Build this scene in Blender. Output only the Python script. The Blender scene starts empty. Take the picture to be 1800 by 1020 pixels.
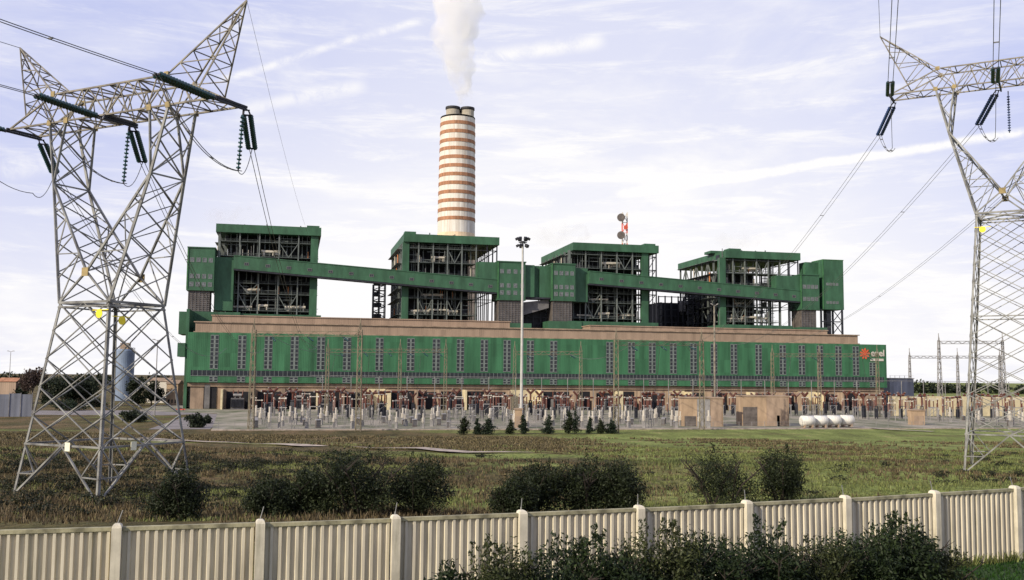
import bpy, math, random
import numpy as np
from mathutils import Vector, Matrix

random.seed(7)
rng = np.random.default_rng(7)
R_ = math.radians
scene = bpy.context.scene
COL = scene.collection

# ------------------------------------------------------------------ camera
CAMZ = 18.0
FPX = 1730.0
cam_d = bpy.data.cameras.new('camera')
cam = bpy.data.objects.new('camera', cam_d)
COL.objects.link(cam)
cam_d.sensor_width = 36.0
cam_d.lens = 36.0 * FPX / 1800.0
cam_d.clip_start = 0.5
cam_d.clip_end = 20000
CR = Matrix.Rotation(math.pi / 2 + R_(5.02), 3, 'X') @ Matrix.Rotation(R_(0.55), 3, 'Z')
cam.matrix_world = Matrix.Translation((0, 0, CAMZ)) @ CR.to_4x4()
scene.camera = cam


def direction(px, py):
    d = CR @ Vector(((px - 900) / FPX, -(py - 510) / FPX, -1.0))
    return d / d.y


def at(px, py, Y):
    """World point seen at that place of the photograph, Y metres away."""
    return direction(px, py) * Y + Vector((0, 0, CAMZ))


# the ground's height, by distance from the viewpoint's embankment
GY = [-400, 1.5, 17, 45, 62, 82, 120, 200, 292, 300, 9000]
GZ = [16.4, 16.4, 10.85, 10.5, 9.2, 8.0, 7.5, 4.0, 0.12, 0.0, 0.0]


def gh(y):
    return float(np.interp(y, GY, GZ))


def on_ground(px, py):
    d = direction(px, py)
    lo, hi = 20.0, 6000.0
    for _ in range(60):
        m = 0.5 * (lo + hi)
        if CAMZ + d.z * m > gh(m):
            lo = m
        else:
            hi = m
    return Vector((d.x * lo, lo, gh(lo)))


# the plant's own axes: u along the front of the long hall, v away from the viewer
PO = Vector((-165.0, 502.0, 0.0))
PA = math.atan2(0.2159, 0.9764)
EU = Vector((math.cos(PA), math.sin(PA), 0))
EV = Vector((-math.sin(PA), math.cos(PA), 0))


def W(u, v, z=0.0):
    return PO + EU * u + EV * v + Vector((0, 0, z))


def uz(px, py, v):
    d = direction(px, py)
    o = PO + EV * v
    c = Vector((0, 0, CAMZ))
    t = (o - c).dot(EV) / d.dot(EV)
    p = c + d * t
    return (p - PO).dot(EU), p.z


def to_uv(p):
    q = Vector(p) - PO
    return q.dot(EU), q.dot(EV)


# ------------------------------------------------------------------ materials
def new_mat(name):
    m = bpy.data.materials.new(name)
    m.use_nodes = True
    nt = m.node_tree
    b = nt.nodes['Principled BSDF']
    return m, nt, b


def mat(name, col, rough=0.7, var=0.25, scale=0.5, metal=0.0, bump=0.0, col2=None, scale3=None, island=0.0, streak=False, spec=0.35):
    m, nt, b = new_mat(name)
    b.inputs['Roughness'].default_value = rough
    b.inputs['Metallic'].default_value = metal
    b.inputs['Specular IOR Level'].default_value = spec
    tc = nt.nodes.new('ShaderNodeTexCoord')
    mp = nt.nodes.new('ShaderNodeMapping')
    nt.links.new(tc.outputs['Object'], mp.inputs['Vector'])
    if scale3:
        mp.inputs['Scale'].default_value = scale3
    nz = nt.nodes.new('ShaderNodeTexNoise')
    nz.inputs['Scale'].default_value = scale
    nz.inputs['Detail'].default_value = 6
    nz.inputs['Roughness'].default_value = 0.62
    nt.links.new(mp.outputs['Vector'], nz.inputs['Vector'])
    rp = nt.nodes.new('ShaderNodeValToRGB')
    c2 = col2 if col2 else tuple(c * (1 - var) for c in col)
    c1 = col if col2 else tuple(min(1, c * (1 + var)) for c in col)
    rp.color_ramp.elements[0].position = 0.34
    rp.color_ramp.elements[1].position = 0.66
    rp.color_ramp.elements[0].color = (*c2, 1)
    rp.color_ramp.elements[1].color = (*c1, 1)
    nt.links.new(nz.outputs['Fac'], rp.inputs['Fac'])
    out = rp.outputs['Color']
    if island:
        g = nt.nodes.new('ShaderNodeNewGeometry')
        hs = nt.nodes.new('ShaderNodeHueSaturation')
        mr = nt.nodes.new('ShaderNodeMapRange')
        mr.inputs['To Min'].default_value = 1 - island
        mr.inputs['To Max'].default_value = 1 + island
        nt.links.new(g.outputs['Random Per Island'], mr.inputs['Value'])
        nt.links.new(mr.outputs['Result'], hs.inputs['Value'])
        nt.links.new(out, hs.inputs['Color'])
        out = hs.outputs['Color']
    nt.links.new(out, b.inputs['Base Color'])
    if bump:
        bp = nt.nodes.new('ShaderNodeBump')
        bp.inputs['Strength'].default_value = bump
        bp.inputs['Distance'].default_value = 0.05
        nt.links.new(nz.outputs['Fac'], bp.inputs['Height'])
        nt.links.new(bp.outputs['Normal'], b.inputs['Normal'])
    return m


def cladding(name, col, pitch=0.9, amt=0.35):
    """Ribbed sheet cladding, faintly stained, panels slightly different."""
    m, nt, b = new_mat(name)
    b.inputs['Roughness'].default_value = 0.55
    b.inputs['Specular IOR Level'].default_value = 0.25
    tc = nt.nodes.new('ShaderNodeTexCoord')
    mp = nt.nodes.new('ShaderNodeMapping')
    mp.inputs['Scale'].default_value = (0.28, 0.28, 0.03)
    nt.links.new(tc.outputs['Object'], mp.inputs['Vector'])
    nz = nt.nodes.new('ShaderNodeTexNoise')
    nz.inputs['Scale'].default_value = 1.0
    nz.inputs['Detail'].default_value = 7
    nt.links.new(mp.outputs['Vector'], nz.inputs['Vector'])
    mp2 = nt.nodes.new('ShaderNodeMapping')
    mp2.inputs['Scale'].default_value = (0.33, 0.33, 0.14)
    nt.links.new(tc.outputs['Object'], mp2.inputs['Vector'])
    sn = nt.nodes.new('ShaderNodeVectorMath')
    sn.operation = 'FLOOR'
    nt.links.new(mp2.outputs['Vector'], sn.inputs[0])
    wn = nt.nodes.new('ShaderNodeTexWhiteNoise')
    nt.links.new(sn.outputs['Vector'], wn.inputs['Vector'])
    mx = nt.nodes.new('ShaderNodeMath')
    mx.operation = 'MULTIPLY_ADD'
    mx.inputs[1].default_value = 0.22
    nt.links.new(wn.outputs['Value'], mx.inputs[0])
    nt.links.new(nz.outputs['Fac'], mx.inputs[2])
    rp = nt.nodes.new('ShaderNodeValToRGB')
    rp.color_ramp.elements[0].position = 0.3
    rp.color_ramp.elements[1].position = 0.85
    rp.color_ramp.elements[0].color = (*[c * (1 - amt) for c in col], 1)
    rp.color_ramp.elements[1].color = (*[c * (1 + amt) for c in col], 1)
    nt.links.new(mx.outputs[0], rp.inputs['Fac'])
    nt.links.new(rp.outputs['Color'], b.inputs['Base Color'])
    wv = nt.nodes.new('ShaderNodeTexWave')
    wv.wave_type = 'BANDS'
    wv.bands_direction = 'X'
    wv.inputs['Scale'].default_value = 1.0 / pitch * 0.32
    nt.links.new(tc.outputs['Object'], wv.inputs['Vector'])
    bp = nt.nodes.new('ShaderNodeBump')
    bp.inputs['Strength'].default_value = 0.25
    bp.inputs['Distance'].default_value = 0.1
    nt.links.new(wv.outputs['Fac'], bp.inputs['Height'])
    nt.links.new(bp.outputs['Normal'], b.inputs['Normal'])
    return m


def stained(m, lo=0.1, hi=0.9, dirt=(0.17, 0.16, 0.09)):
    """Rain streaks and algae stains on weathered concrete."""
    nt = m.node_tree
    b = nt.nodes['Principled BSDF']
    src = b.inputs['Base Color'].links[0].from_socket
    tc = nt.nodes.new('ShaderNodeTexCoord')
    mp = nt.nodes.new('ShaderNodeMapping')
    mp.inputs['Scale'].default_value = (5.0, 5.0, 0.35)
    nt.links.new(tc.outputs['Object'], mp.inputs['Vector'])
    oi = nt.nodes.new('ShaderNodeObjectInfo')
    nt.links.new(oi.outputs['Random'], mp.inputs['Location'])
    nz = nt.nodes.new('ShaderNodeTexNoise')
    nz.noise_dimensions = '4D'
    nz.inputs['Scale'].default_value = 1.0
    nz.inputs['Detail'].default_value = 7
    nz.inputs['Roughness'].default_value = 0.65
    mw = nt.nodes.new('ShaderNodeMath')
    mw.operation = 'MULTIPLY'
    mw.inputs[1].default_value = 50
    nt.links.new(oi.outputs['Random'], mw.inputs[0])
    nt.links.new(mw.outputs[0], nz.inputs['W'])
    nt.links.new(mp.outputs['Vector'], nz.inputs['Vector'])
    mr = nt.nodes.new('ShaderNodeMapRange')
    mr.inputs['From Min'].default_value = 0.5
    mr.inputs['From Max'].default_value = 0.78
    mr.inputs['To Max'].default_value = 0.75
    nt.links.new(nz.outputs['Fac'], mr.inputs['Value'])
    mx = nt.nodes.new('ShaderNodeMix')
    mx.data_type = 'RGBA'
    nt.links.new(mr.outputs['Result'], mx.inputs[0])
    nt.links.new(src, mx.inputs[6])
    mx.inputs[7].default_value = (*dirt, 1)
    nt.links.new(mx.outputs[2], b.inputs['Base Color'])


def leafmat(name, a, c, island=0.45):
    m = mat(name, a, 0.6, col2=c, scale=0.9, island=island, spec=0.25)
    nt = m.node_tree
    b = nt.nodes['Principled BSDF']
    tr = nt.nodes.new('ShaderNodeBsdfTranslucent')
    mix = nt.nodes.new('ShaderNodeMixShader')
    mix.inputs[0].default_value = 0.22
    nt.links.new(b.inputs['Base Color'].links[0].from_socket, tr.inputs['Color'])
    nt.links.new(b.outputs[0], mix.inputs[1])
    nt.links.new(tr.outputs[0], mix.inputs[2])
    nt.links.new(mix.outputs[0], nt.nodes['Material Output'].inputs['Surface'])
    return m


M = {}
M['green'] = cladding('green_cladding', (0.036, 0.118, 0.056), 0.9, 0.45)
M['green2'] = mat('green_paint', (0.034, 0.095, 0.05), 0.6, 0.3, 0.22, scale3=(1, 1, 0.35))
M['green3'] = mat('green_sunlit_trim', (0.04, 0.13, 0.045), 0.55, 0.3, 0.3)  # lighter green: painted sunlit edge on the towers, also the upper parapet
M['brown'] = cladding('brown_cladding', (0.29, 0.21, 0.15), 1.2, 0.22)
M['tan'] = mat('tan_concrete', (0.28, 0.205, 0.145), 0.85, 0.3, 0.3, scale3=(1, 1, 0.4))
M['cream'] = mat('cream_plaster', (0.56, 0.48, 0.30), 0.85, 0.18, 0.4)
M['ochre'] = mat('ochre_plaster', (0.33, 0.235, 0.15), 0.85, 0.25, 0.35, scale3=(1, 1, 0.3))
M['dark'] = mat('opening_shade', (0.012, 0.012, 0.016), 0.8, 0.3, 0.4)  # near-black colour stands in for shade inside the openings
M['darksteel'] = mat('dark_steel', (0.02, 0.021, 0.028), 0.6, 0.4, 0.4, metal=0.0)
M['core'] = mat('shaded_boiler_casing', (0.012, 0.0125, 0.016), 0.8, 0.7, 0.22)  # near-black colour stands in for shade inside the boiler frames
M['greysteel'] = mat('grey_green_steel', (0.12, 0.135, 0.125), 0.55, 0.3, 0.3)
M['deck'] = mat('deck_steel', (0.075, 0.088, 0.082), 0.7, 0.4, 0.4)
M['louvre'] = mat('grey_louvre', (0.10, 0.085, 0.075), 0.6, 0.35, 0.5)
M['greypanel'] = mat('grey_panel', (0.12, 0.115, 0.115), 0.7, 0.3, 0.2)
M['pipe'] = mat('pale_pipe', (0.44, 0.40, 0.32), 0.4, 0.25, 0.5)
M['orange'] = mat('rust_pipe', (0.45, 0.16, 0.05), 0.5, 0.3, 0.5)
M['frame'] = mat('pale_window_frame', (0.15, 0.175, 0.16), 0.5, 0.2, 0.5)
M['glass'] = mat('dark_glass', (0.014, 0.017, 0.022), 0.15, 0.4, 0.8, spec=0.5, island=0.9)
M['glassgrey'] = mat('grey_glass', (0.11, 0.12, 0.125), 0.2, 0.6, 0.9, spec=0.5)
M['white'] = mat('white_paint', (0.52, 0.48, 0.41), 0.6, 0.12, 0.2)
M['chimwhite'] = mat('chimney_white', (0.72, 0.68, 0.60), 0.8, col2=(0.50, 0.44, 0.36), scale=0.5, scale3=(1, 1, 0.08))
M['chimred'] = mat('chimney_red', (0.33, 0.16, 0.085), 0.8, 0.28, 0.5, scale3=(1, 1, 0.15))
M['chimcream'] = mat('chimney_cream', (0.72, 0.55, 0.36), 0.8, 0.15, 0.2)
M['soot'] = mat('sooty_steel', (0.025, 0.024, 0.024), 0.7, 0.4, 0.4)
M['flue'] = mat('flue_concrete', (0.36, 0.32, 0.25), 0.8, 0.25, 0.3)
M['redmast'] = mat('red_mast_paint', (0.55, 0.09, 0.05), 0.6, 0.2, 0.4)
M['reed'] = leafmat('far_weed_leaf', (0.17, 0.13, 0.068), (0.085, 0.075, 0.034), 0.6)
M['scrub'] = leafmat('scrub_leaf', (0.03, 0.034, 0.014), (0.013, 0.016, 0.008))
M['galv'] = mat('galvanised_steel', (0.275, 0.275, 0.25), 0.5, col2=(0.075, 0.073, 0.068), scale=0.6, spec=0.5)
M['galvtan'] = mat('weathered_steel', (0.27, 0.24, 0.18), 0.6, col2=(0.085, 0.076, 0.066), scale=0.7)
M['gusset'] = mat('lichen_yellow_plate', (0.27, 0.205, 0.09), 0.7, 0.3, 1.5)
M['yellow'] = mat('yellow_disc_paint', (0.85, 0.68, 0.03), 0.5, 0.1, 1)
M['plate'] = mat('pale_number_plate', (0.72, 0.70, 0.52), 0.5, 0.1, 1)
M['insul'] = mat('dark_green_glass_disc', (0.014, 0.058, 0.062), 0.2, 0.3, 3, spec=0.6)
M['insulblue'] = mat('dark_blue_disc', (0.018, 0.042, 0.12), 0.25, 0.3, 3, spec=0.6)
M['wire'] = mat('aluminium_wire', (0.12, 0.12, 0.12), 0.5, 0.2, 2)
M['redbrown'] = mat('brown_porcelain', (0.115, 0.038, 0.024), 0.35, 0.4, 0.5)
M['greyport'] = mat('grey_equipment', (0.22, 0.21, 0.20), 0.6, 0.3, 0.4)
M['mast'] = mat('pale_mast_steel', (0.42, 0.41, 0.38), 0.5, 0.15, 0.4)
M['lattice'] = mat('switchyard_lattice_paint', (0.17, 0.145, 0.095), 0.65, 0.3, 0.5)
M['tankwhite'] = mat('tank_white', (0.62, 0.60, 0.53), 0.6, 0.25, 0.5, scale3=(1, 1, 0.4))
M['conc'] = mat('precast_concrete', (0.65, 0.585, 0.44), 0.9, col2=(0.50, 0.445, 0.335), scale=1.3, scale3=(1, 1, 0.25), bump=0.3)
M['concpost'] = mat('post_concrete', (0.55, 0.50, 0.385), 0.9, 0.18, 1.2, bump=0.3)
M['coping'] = mat('weathered_coping', (0.30, 0.275, 0.17), 0.9, 0.5, 2.2, bump=0.3)
stained(M['conc'])
stained(M['concpost'])
M['bark'] = mat('bark', (0.035, 0.027, 0.02), 0.9, 0.3, 2, bump=0.4)
M['leafA'] = leafmat('oleander_leaf', (0.030, 0.046, 0.014), (0.011, 0.020, 0.007))
M['leafO'] = leafmat('olive_shrub_leaf', (0.062, 0.070, 0.022), (0.018, 0.026, 0.009))
M['leafB'] = leafmat('dark_shrub_leaf', (0.030, 0.040, 0.014), (0.010, 0.016, 0.006))
M['leafC'] = leafmat('conifer_leaf', (0.028, 0.043, 0.022), (0.014, 0.024, 0.013))
M['leafD'] = leafmat('far_tree_leaf', (0.03, 0.04, 0.02), (0.015, 0.022, 0.012))
M['leafE'] = leafmat('bare_twig_crown', (0.11, 0.075, 0.06), (0.06, 0.045, 0.035))
M['weed'] = leafmat('field_weed_leaf', (0.17, 0.128, 0.065), (0.07, 0.053, 0.028), 0.7)
M['weedg'] = leafmat('field_grass_blade', (0.175, 0.205, 0.06), (0.12, 0.125, 0.045), 0.6)
M['lawnblade'] = leafmat('lawn_blade', (0.024, 0.066, 0.008), (0.012, 0.036, 0.005), 0.5)
M['tankblue'] = mat('blue_grey_tank', (0.17, 0.22, 0.30), 0.6, 0.2, 0.15)
M['bluewall'] = cladding('blue_grey_panel', (0.17, 0.18, 0.21), 2.0, 0.4)
M['path'] = mat('pale_path', (0.33, 0.275, 0.225), 0.95, 0.35, 0.5)
M['road'] = mat('grey_road', (0.19, 0.17, 0.16), 0.95, 0.25, 0.15)
M['emb'] = mat('emblem_red', (0.55, 0.1, 0.04), 0.6, 0.2, 1)


def ground_material():
    m, nt, b = new_mat('meadow')
    b.inputs['Roughness'].default_value = 0.95
    b.inputs['Specular IOR Level'].default_value = 0.1
    tc = nt.nodes.new('ShaderNodeTexCoord')

    def noise(scale, sc3=(1, 1, 1), detail=8):
        mp = nt.nodes.new('ShaderNodeMapping')
        mp.inputs['Scale'].default_value = sc3
        nt.links.new(tc.outputs['Object'], mp.inputs['Vector'])
        n = nt.nodes.new('ShaderNodeTexNoise')
        n.inputs['Scale'].default_value = scale
        n.inputs['Detail'].default_value = detail
        n.inputs['Roughness'].default_value = 0.7
        nt.links.new(mp.outputs['Vector'], n.inputs['Vector'])
        return n

    def ramp(src, stops):
        r = nt.nodes.new('ShaderNodeValToRGB')
        e = r.color_ramp.elements
        while len(e) < len(stops):
            e.new(0.5)
        for i, (p, c) in enumerate(stops):
            e[i].position = p
            e[i].color = (*c, 1)
        nt.links.new(src, r.inputs['Fac'])
        return r.outputs['Color']

    def mix(f, a, bb):
        x = nt.nodes.new('ShaderNodeMix')
        x.data_type = 'RGBA'
        if isinstance(f, float):
            x.inputs[0].default_value = f
        else:
            nt.links.new(f, x.inputs[0])
        nt.links.new(a, x.inputs[6])
        nt.links.new(bb, x.inputs[7])
        return x.outputs[2]

    dry = ramp(noise(0.09, (1, 0.35, 1)).outputs['Fac'], [(0.3, (0.04, 0.035, 0.018)), (0.46, (0.09, 0.078, 0.034)), (0.6, (0.155, 0.112, 0.06)), (0.75, (0.24, 0.17, 0.095))])
    grn = ramp(noise(0.12, (1, 0.35, 1)).outputs['Fac'], [(0.3, (0.10, 0.10, 0.038)), (0.46, (0.155, 0.19, 0.055)), (0.58, (0.22, 0.26, 0.08)), (0.72, (0.38, 0.31, 0.16))])
    big = noise(0.022, (0.45, 1.5, 1), 5)
    sp = nt.nodes.new('ShaderNodeSeparateXYZ')
    nt.links.new(tc.outputs['Object'], sp.inputs[0])
    gx = nt.nodes.new('ShaderNodeMapRange')
    gx.inputs['From Min'].default_value = -60
    gx.inputs['From Max'].default_value = 60
    gx.inputs['To Min'].default_value = -0.11
    gx.inputs['To Max'].default_value = 0.11
    nt.links.new(sp.outputs['X'], gx.inputs['Value'])
    ad = nt.nodes.new('ShaderNodeMath')
    nt.links.new(big.outputs['Fac'], ad.inputs[0])
    nt.links.new(gx.outputs['Result'], ad.inputs[1])
    f = ramp(ad.outputs[0], [(0.44, (0, 0, 0)), (0.58, (1, 1, 1))])
    c = mix(f, dry, grn)
    fine = noise(1.6, (1, 0.5, 1), 9)
    fr = ramp(fine.outputs['Fac'], [(0.3, (0.35, 0.35, 0.35)), (0.7, (1.5, 1.45, 1.35))])
    mu = nt.nodes.new('ShaderNodeMix')
    mu.data_type = 'RGBA'
    mu.blend_type = 'MULTIPLY'
    mu.inputs[0].default_value = 1.0
    nt.links.new(c, mu.inputs[6])
    nt.links.new(fr, mu.inputs[7])
    nt.links.new(mu.outputs[2], b.inputs['Base Color'])
    bp = nt.nodes.new('ShaderNodeBump')
    bp.inputs['Strength'].default_value = 0.9
    bp.inputs['Distance'].default_value = 0.4
    nt.links.new(fine.outputs['Fac'], bp.inputs['Height'])
    nt.links.new(bp.outputs['Normal'], b.inputs['Normal'])
    return m


M['meadow'] = ground_material()
M['gravel'] = mat('pale_gravel', (0.34, 0.295, 0.235), 0.95, scale=0.07, col2=(0.08, 0.095, 0.04), bump=0.3, scale3=(1, 0.5, 1))
M['lawn'] = mat('lawn_soil', (0.018, 0.042, 0.008), 0.95, 0.4, 1.5)


# ------------------------------------------------------------------ mesh helper
class MB:
    def __init__(self):
        self.v = []
        self.f = []
        self.m = []
        self.mi = 0

    def add(self, vs, fs):
        n = len(self.v)
        self.v.extend(vs)
        for f in fs:
            self.f.append([i + n for i in f])
            self.m.append(self.mi)
        return self

    def hexa(self, p):
        return self.add(p, [(0, 3, 2, 1), (4, 5, 6, 7), (0, 1, 5, 4), (1, 2, 6, 5), (2, 3, 7, 6), (3, 0, 4, 7)])

    def box(self, x0, x1, y0, y1, z0, z1):
        return self.hexa([(x0, y0, z0), (x1, y0, z0), (x1, y1, z0), (x0, y1, z0), (x0, y0, z1), (x1, y0, z1), (x1, y1, z1), (x0, y1, z1)])

    def bar(self, p, q, w, h=None, up=(0, 0, 1)):
        p, q = Vector(p), Vector(q)
        d = q - p
        if d.length < 1e-6:
            return self
        d.normalize()
        upv = Vector(up)
        if abs(d.dot(upv)) > 0.98:
            upv = Vector((0.3, 1, 0))
        a = d.cross(upv).normalized()
        b = a.cross(d).normalized()
        h = h or w
        a *= w / 2
        b *= h / 2
        return self.hexa([p - a - b, p + a - b, p + a + b, p - a + b, q - a - b, q + a - b, q + a + b, q - a + b])

    def angle(self, p, q, w, t=0.03, ia=None, ib=None):
        """Rolled steel angle: two thin legs meeting along the line p-q."""
        p, q = Vector(p), Vector(q)
        d = (q - p).normalized()
        a = Vector(ia) - d * d.dot(Vector(ia))
        a.normalize()
        b = Vector(ib) - d * d.dot(Vector(ib))
        b = (b - a * a.dot(b)).normalized()
        for s, r in ((a, b), (b, a)):
            s2 = s * w
            r2 = r * t
            self.hexa([p, p + s2, p + s2 + r2, p + r2, q, q + s2, q + s2 + r2, q + r2])
        return self

    def cyl(self, p, q, r, n=10, r2=None, caps=True):
        p, q = Vector(p), Vector(q)
        r2 = r if r2 is None else r2
        d = (q - p).normalized()
        up = Vector((0, 0, 1)) if abs(d.z) < 0.95 else Vector((1, 0, 0))
        a = d.cross(up).normalized()
        b = d.cross(a).normalized()
        vs = []
        for c, rr in ((p, r), (q, r2)):
            for i in range(n):
                t = 2 * math.pi * i / n
                vs.append(c + (a * math.cos(t) + b * math.sin(t)) * rr)
        fs = [(i, (i + 1) % n, n + (i + 1) % n, n + i) for i in range(n)]
        if caps:
            fs.append(tuple(range(n - 1, -1, -1)))
            fs.append(tuple(range(n, 2 * n)))
        return self.add(vs, fs)

    def lathe(self, p, q, prof, n=10):
        """prof: list of (t 0..1 along p-q, radius)."""
        p, q = Vector(p), Vector(q)
        d = q - p
        dn = d.normalized()
        up = Vector((0, 0, 1)) if abs(dn.z) < 0.95 else Vector((1, 0, 0))
        a = dn.cross(up).normalized()
        b = dn.cross(a).normalized()
        vs, fs = [], []
        for t, r in prof:
            for i in range(n):
                w = 2 * math.pi * i / n
                vs.append(p + d * t + (a * math.cos(w) + b * math.sin(w)) * r)
        for k in range(len(prof) - 1):
            for i in range(n):
                j = (i + 1) % n
                fs.append((k * n + i, k * n + j, (k + 1) * n + j, (k + 1) * n + i))
        fs.append(tuple(range(n - 1, -1, -1)))
        fs.append(tuple(range((len(prof) - 1) * n, len(prof) * n)))
        return self.add(vs, fs)

    def tube(self, pts, r, n=5):
        for p, q in zip(pts, pts[1:]):
            self.cyl(p, q, r, n, caps=False)
        return self

    def lace(self, a0, a1, b0, b1, n, w, cross=False, rungs=False):
        a0, a1, b0, b1 = map(Vector, (a0, a1, b0, b1))
        A = [a0.lerp(a1, i / n) for i in range(n + 1)]
        B = [b0.lerp(b1, i / n) for i in range(n + 1)]
        for i in range(n):
            if cross:
                self.bar(A[i], B[i + 1], w)
                self.bar(B[i], A[i + 1], w)
            elif i % 2 == 0:
                self.bar(A[i], B[i + 1], w)
            else:
                self.bar(B[i], A[i + 1], w)
            if rungs and i:
                self.bar(A[i], B[i], w)
        return self

    def build(self, name, mats, parent=None, off=(0, 0, 0), smooth=False):
        o3 = Vector(off)
        me = bpy.data.meshes.new(name)
        me.from_pydata([tuple(Vector(v) - o3) for v in self.v], [], self.f)
        if not isinstance(mats, (list, tuple)):
            mats = [mats]
        for m in mats:
            me.materials.append(m)
        if len(mats) > 1:
            me.polygons.foreach_set('material_index', self.m)
        if smooth:
            me.polygons.foreach_set('use_smooth', [True] * len(me.polygons))
        me.update()
        ob = bpy.data.objects.new(name, me)
        COL.objects.link(ob)
        if parent:
            ob.parent = parent
        return ob


def tag(o, label=None, cat=None, group=None, kind=None):
    if label:
        o['label'] = label
    if cat:
        o['category'] = cat
    if group:
        o['group'] = group
    if kind:
        o['kind'] = kind
    return o


def empty(name, label, cat, loc=(0, 0, 0), rz=0.0, group=None):
    o = bpy.data.objects.new(name, None)
    o.empty_display_size = 0.5
    COL.objects.link(o)
    o.location = loc
    o.rotation_euler = (0, 0, rz)
    return tag(o, label, cat, group)


def pthing(name, label, cat, u, v, group=None):
    """A thing that stands square to the plant; its parts are given in u, v, z less its own foot."""
    return empty(name, label, cat, W(u, v), PA, group)


def copy_tree(o, parent=None):
    c = o.copy()
    COL.objects.link(c)
    if parent:
        c.parent = parent
        c.matrix_parent_inverse = o.matrix_parent_inverse
    for ch in list(o.children):
        copy_tree(ch, c)
    return c


# ------------------------------------------------------------------ world, sun
SUN_AZ = Vector((-0.74, -0.67, 0)).normalized()
SUN_EL = R_(26)
to_sun = Vector((SUN_AZ.x * math.cos(SUN_EL), SUN_AZ.y * math.cos(SUN_EL), math.sin(SUN_EL)))
sl = bpy.data.lights.new('sun', 'SUN')
sl.energy = 5.0
sl.angle = R_(0.6)
sl.color = (1.0, 0.90, 0.74)
so = bpy.data.objects.new('sun', sl)
COL.objects.link(so)
so.rotation_euler = to_sun.to_track_quat('Z', 'Y').to_euler()

world = bpy.data.worlds.new('World')
scene.world = world
world.use_nodes = True
nt = world.node_tree
N = nt.nodes
bg = N['Background']
bg.inputs['Strength'].default_value = 0.1
sky = N.new('ShaderNodeTexSky')
sky.sky_type = 'NISHITA'
sky.sun_disc = False
sky.sun_elevation = SUN_EL
sky.sun_rotation = math.atan2(SUN_AZ.x, SUN_AZ.y)
sky.air_density = 1.0
sky.dust_density = 1.5
sky.ozone_density = 2.0
tc = N.new('ShaderNodeTexCoord')


def wmath(op, a, b=None, c=None, clamp=False):
    n = N.new('ShaderNodeMath')
    n.operation = op
    n.use_clamp = clamp
    for i, x in enumerate((a, b, c)):
        if x is None:
            continue
        if isinstance(x, (int, float)):
            n.inputs[i].default_value = x
        else:
            nt.links.new(x, n.inputs[i])
    return n.outputs[0]


def wdot(v):
    n = N.new('ShaderNodeVectorMath')
    n.operation = 'DOT_PRODUCT'
    nt.links.new(tc.outputs['Generated'], n.inputs[0])
    n.inputs[1].default_value = v
    return n.outputs['Value']


def wnoise(scale3, scale, detail, rough=0.6, dist=0.0):
    mp = N.new('ShaderNodeMapping')
    mp.inputs['Scale'].default_value = scale3
    nt.links.new(tc.outputs['Generated'], mp.inputs['Vector'])
    n = N.new('ShaderNodeTexNoise')
    n.inputs['Scale'].default_value = scale
    n.inputs['Detail'].default_value = detail
    n.inputs['Roughness'].default_value = rough
    n.inputs['Distortion'].default_value = dist
    nt.links.new(mp.outputs['Vector'], n.inputs['Vector'])
    return n.outputs['Fac']


def wramp(x, a, b, lo=0.0, hi=1.0):
    n = N.new('ShaderNodeMapRange')
    n.interpolation_type = 'SMOOTHSTEP'
    n.inputs['From Min'].default_value = a
    n.inputs['From Max'].default_value = b
    n.inputs['To Min'].default_value = lo
    n.inputs['To Max'].default_value = hi
    nt.links.new(x, n.inputs['Value'])
    return n.outputs['Result']


sepw = N.new('ShaderNodeSeparateXYZ')
nt.links.new(tc.outputs['Generated'], sepw.inputs[0])
elev = sepw.outputs['Z']
veil = wnoise((1, 1, 3.2), 2.6, 7, 0.62, 0.35)
wisps = wnoise((1.0, 1.0, 7.5), 7.0, 9, 0.68, 0.4)
cover = wmath('ADD', wramp(veil, 0.46, 0.74, 0, 0.5), wramp(wisps, 0.47, 0.72, 0, 0.4))
low = wramp(elev, 0.0, 0.32, 0.66, 0.0)       # thicker cloud veil towards the horizon
cdir = direction(1000, 420).normalized()
glow = wramp(wdot(cdir), 0.89, 1.0, 0.0, 0.5)   # the big bright bank behind the plant
cover = wmath('ADD', cover, low)
cover = wmath('ADD', cover, glow)


def trail(p, q, width, strength):
    d1 = direction(*p).normalized()
    d2 = direction(*q).normalized()
    n = d1.cross(d2).normalized()
    mid = (d1 + d2).normalized()
    half = mid.dot(d1)
    wob = wmath('MULTIPLY_ADD', wnoise((1, 1, 1), 14, 4), 0.009, -0.0045)
    off = wmath('ABSOLUTE', wmath('ADD', wdot(n), wob))
    band = wramp(off, 0.0, width, 1, 0)
    ends = wramp(wdot(mid), half - (1 - half) * 0.25, half + (1 - half) * 0.35, 0, 1)
    br = wramp(wnoise((1, 1, 1), 34, 8, 0.7, 0.6), 0.30, 0.60, 0.15, 1)
    return wmath('MULTIPLY', wmath('MULTIPLY', band, ends), wmath('MULTIPLY', br, strength))


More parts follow.
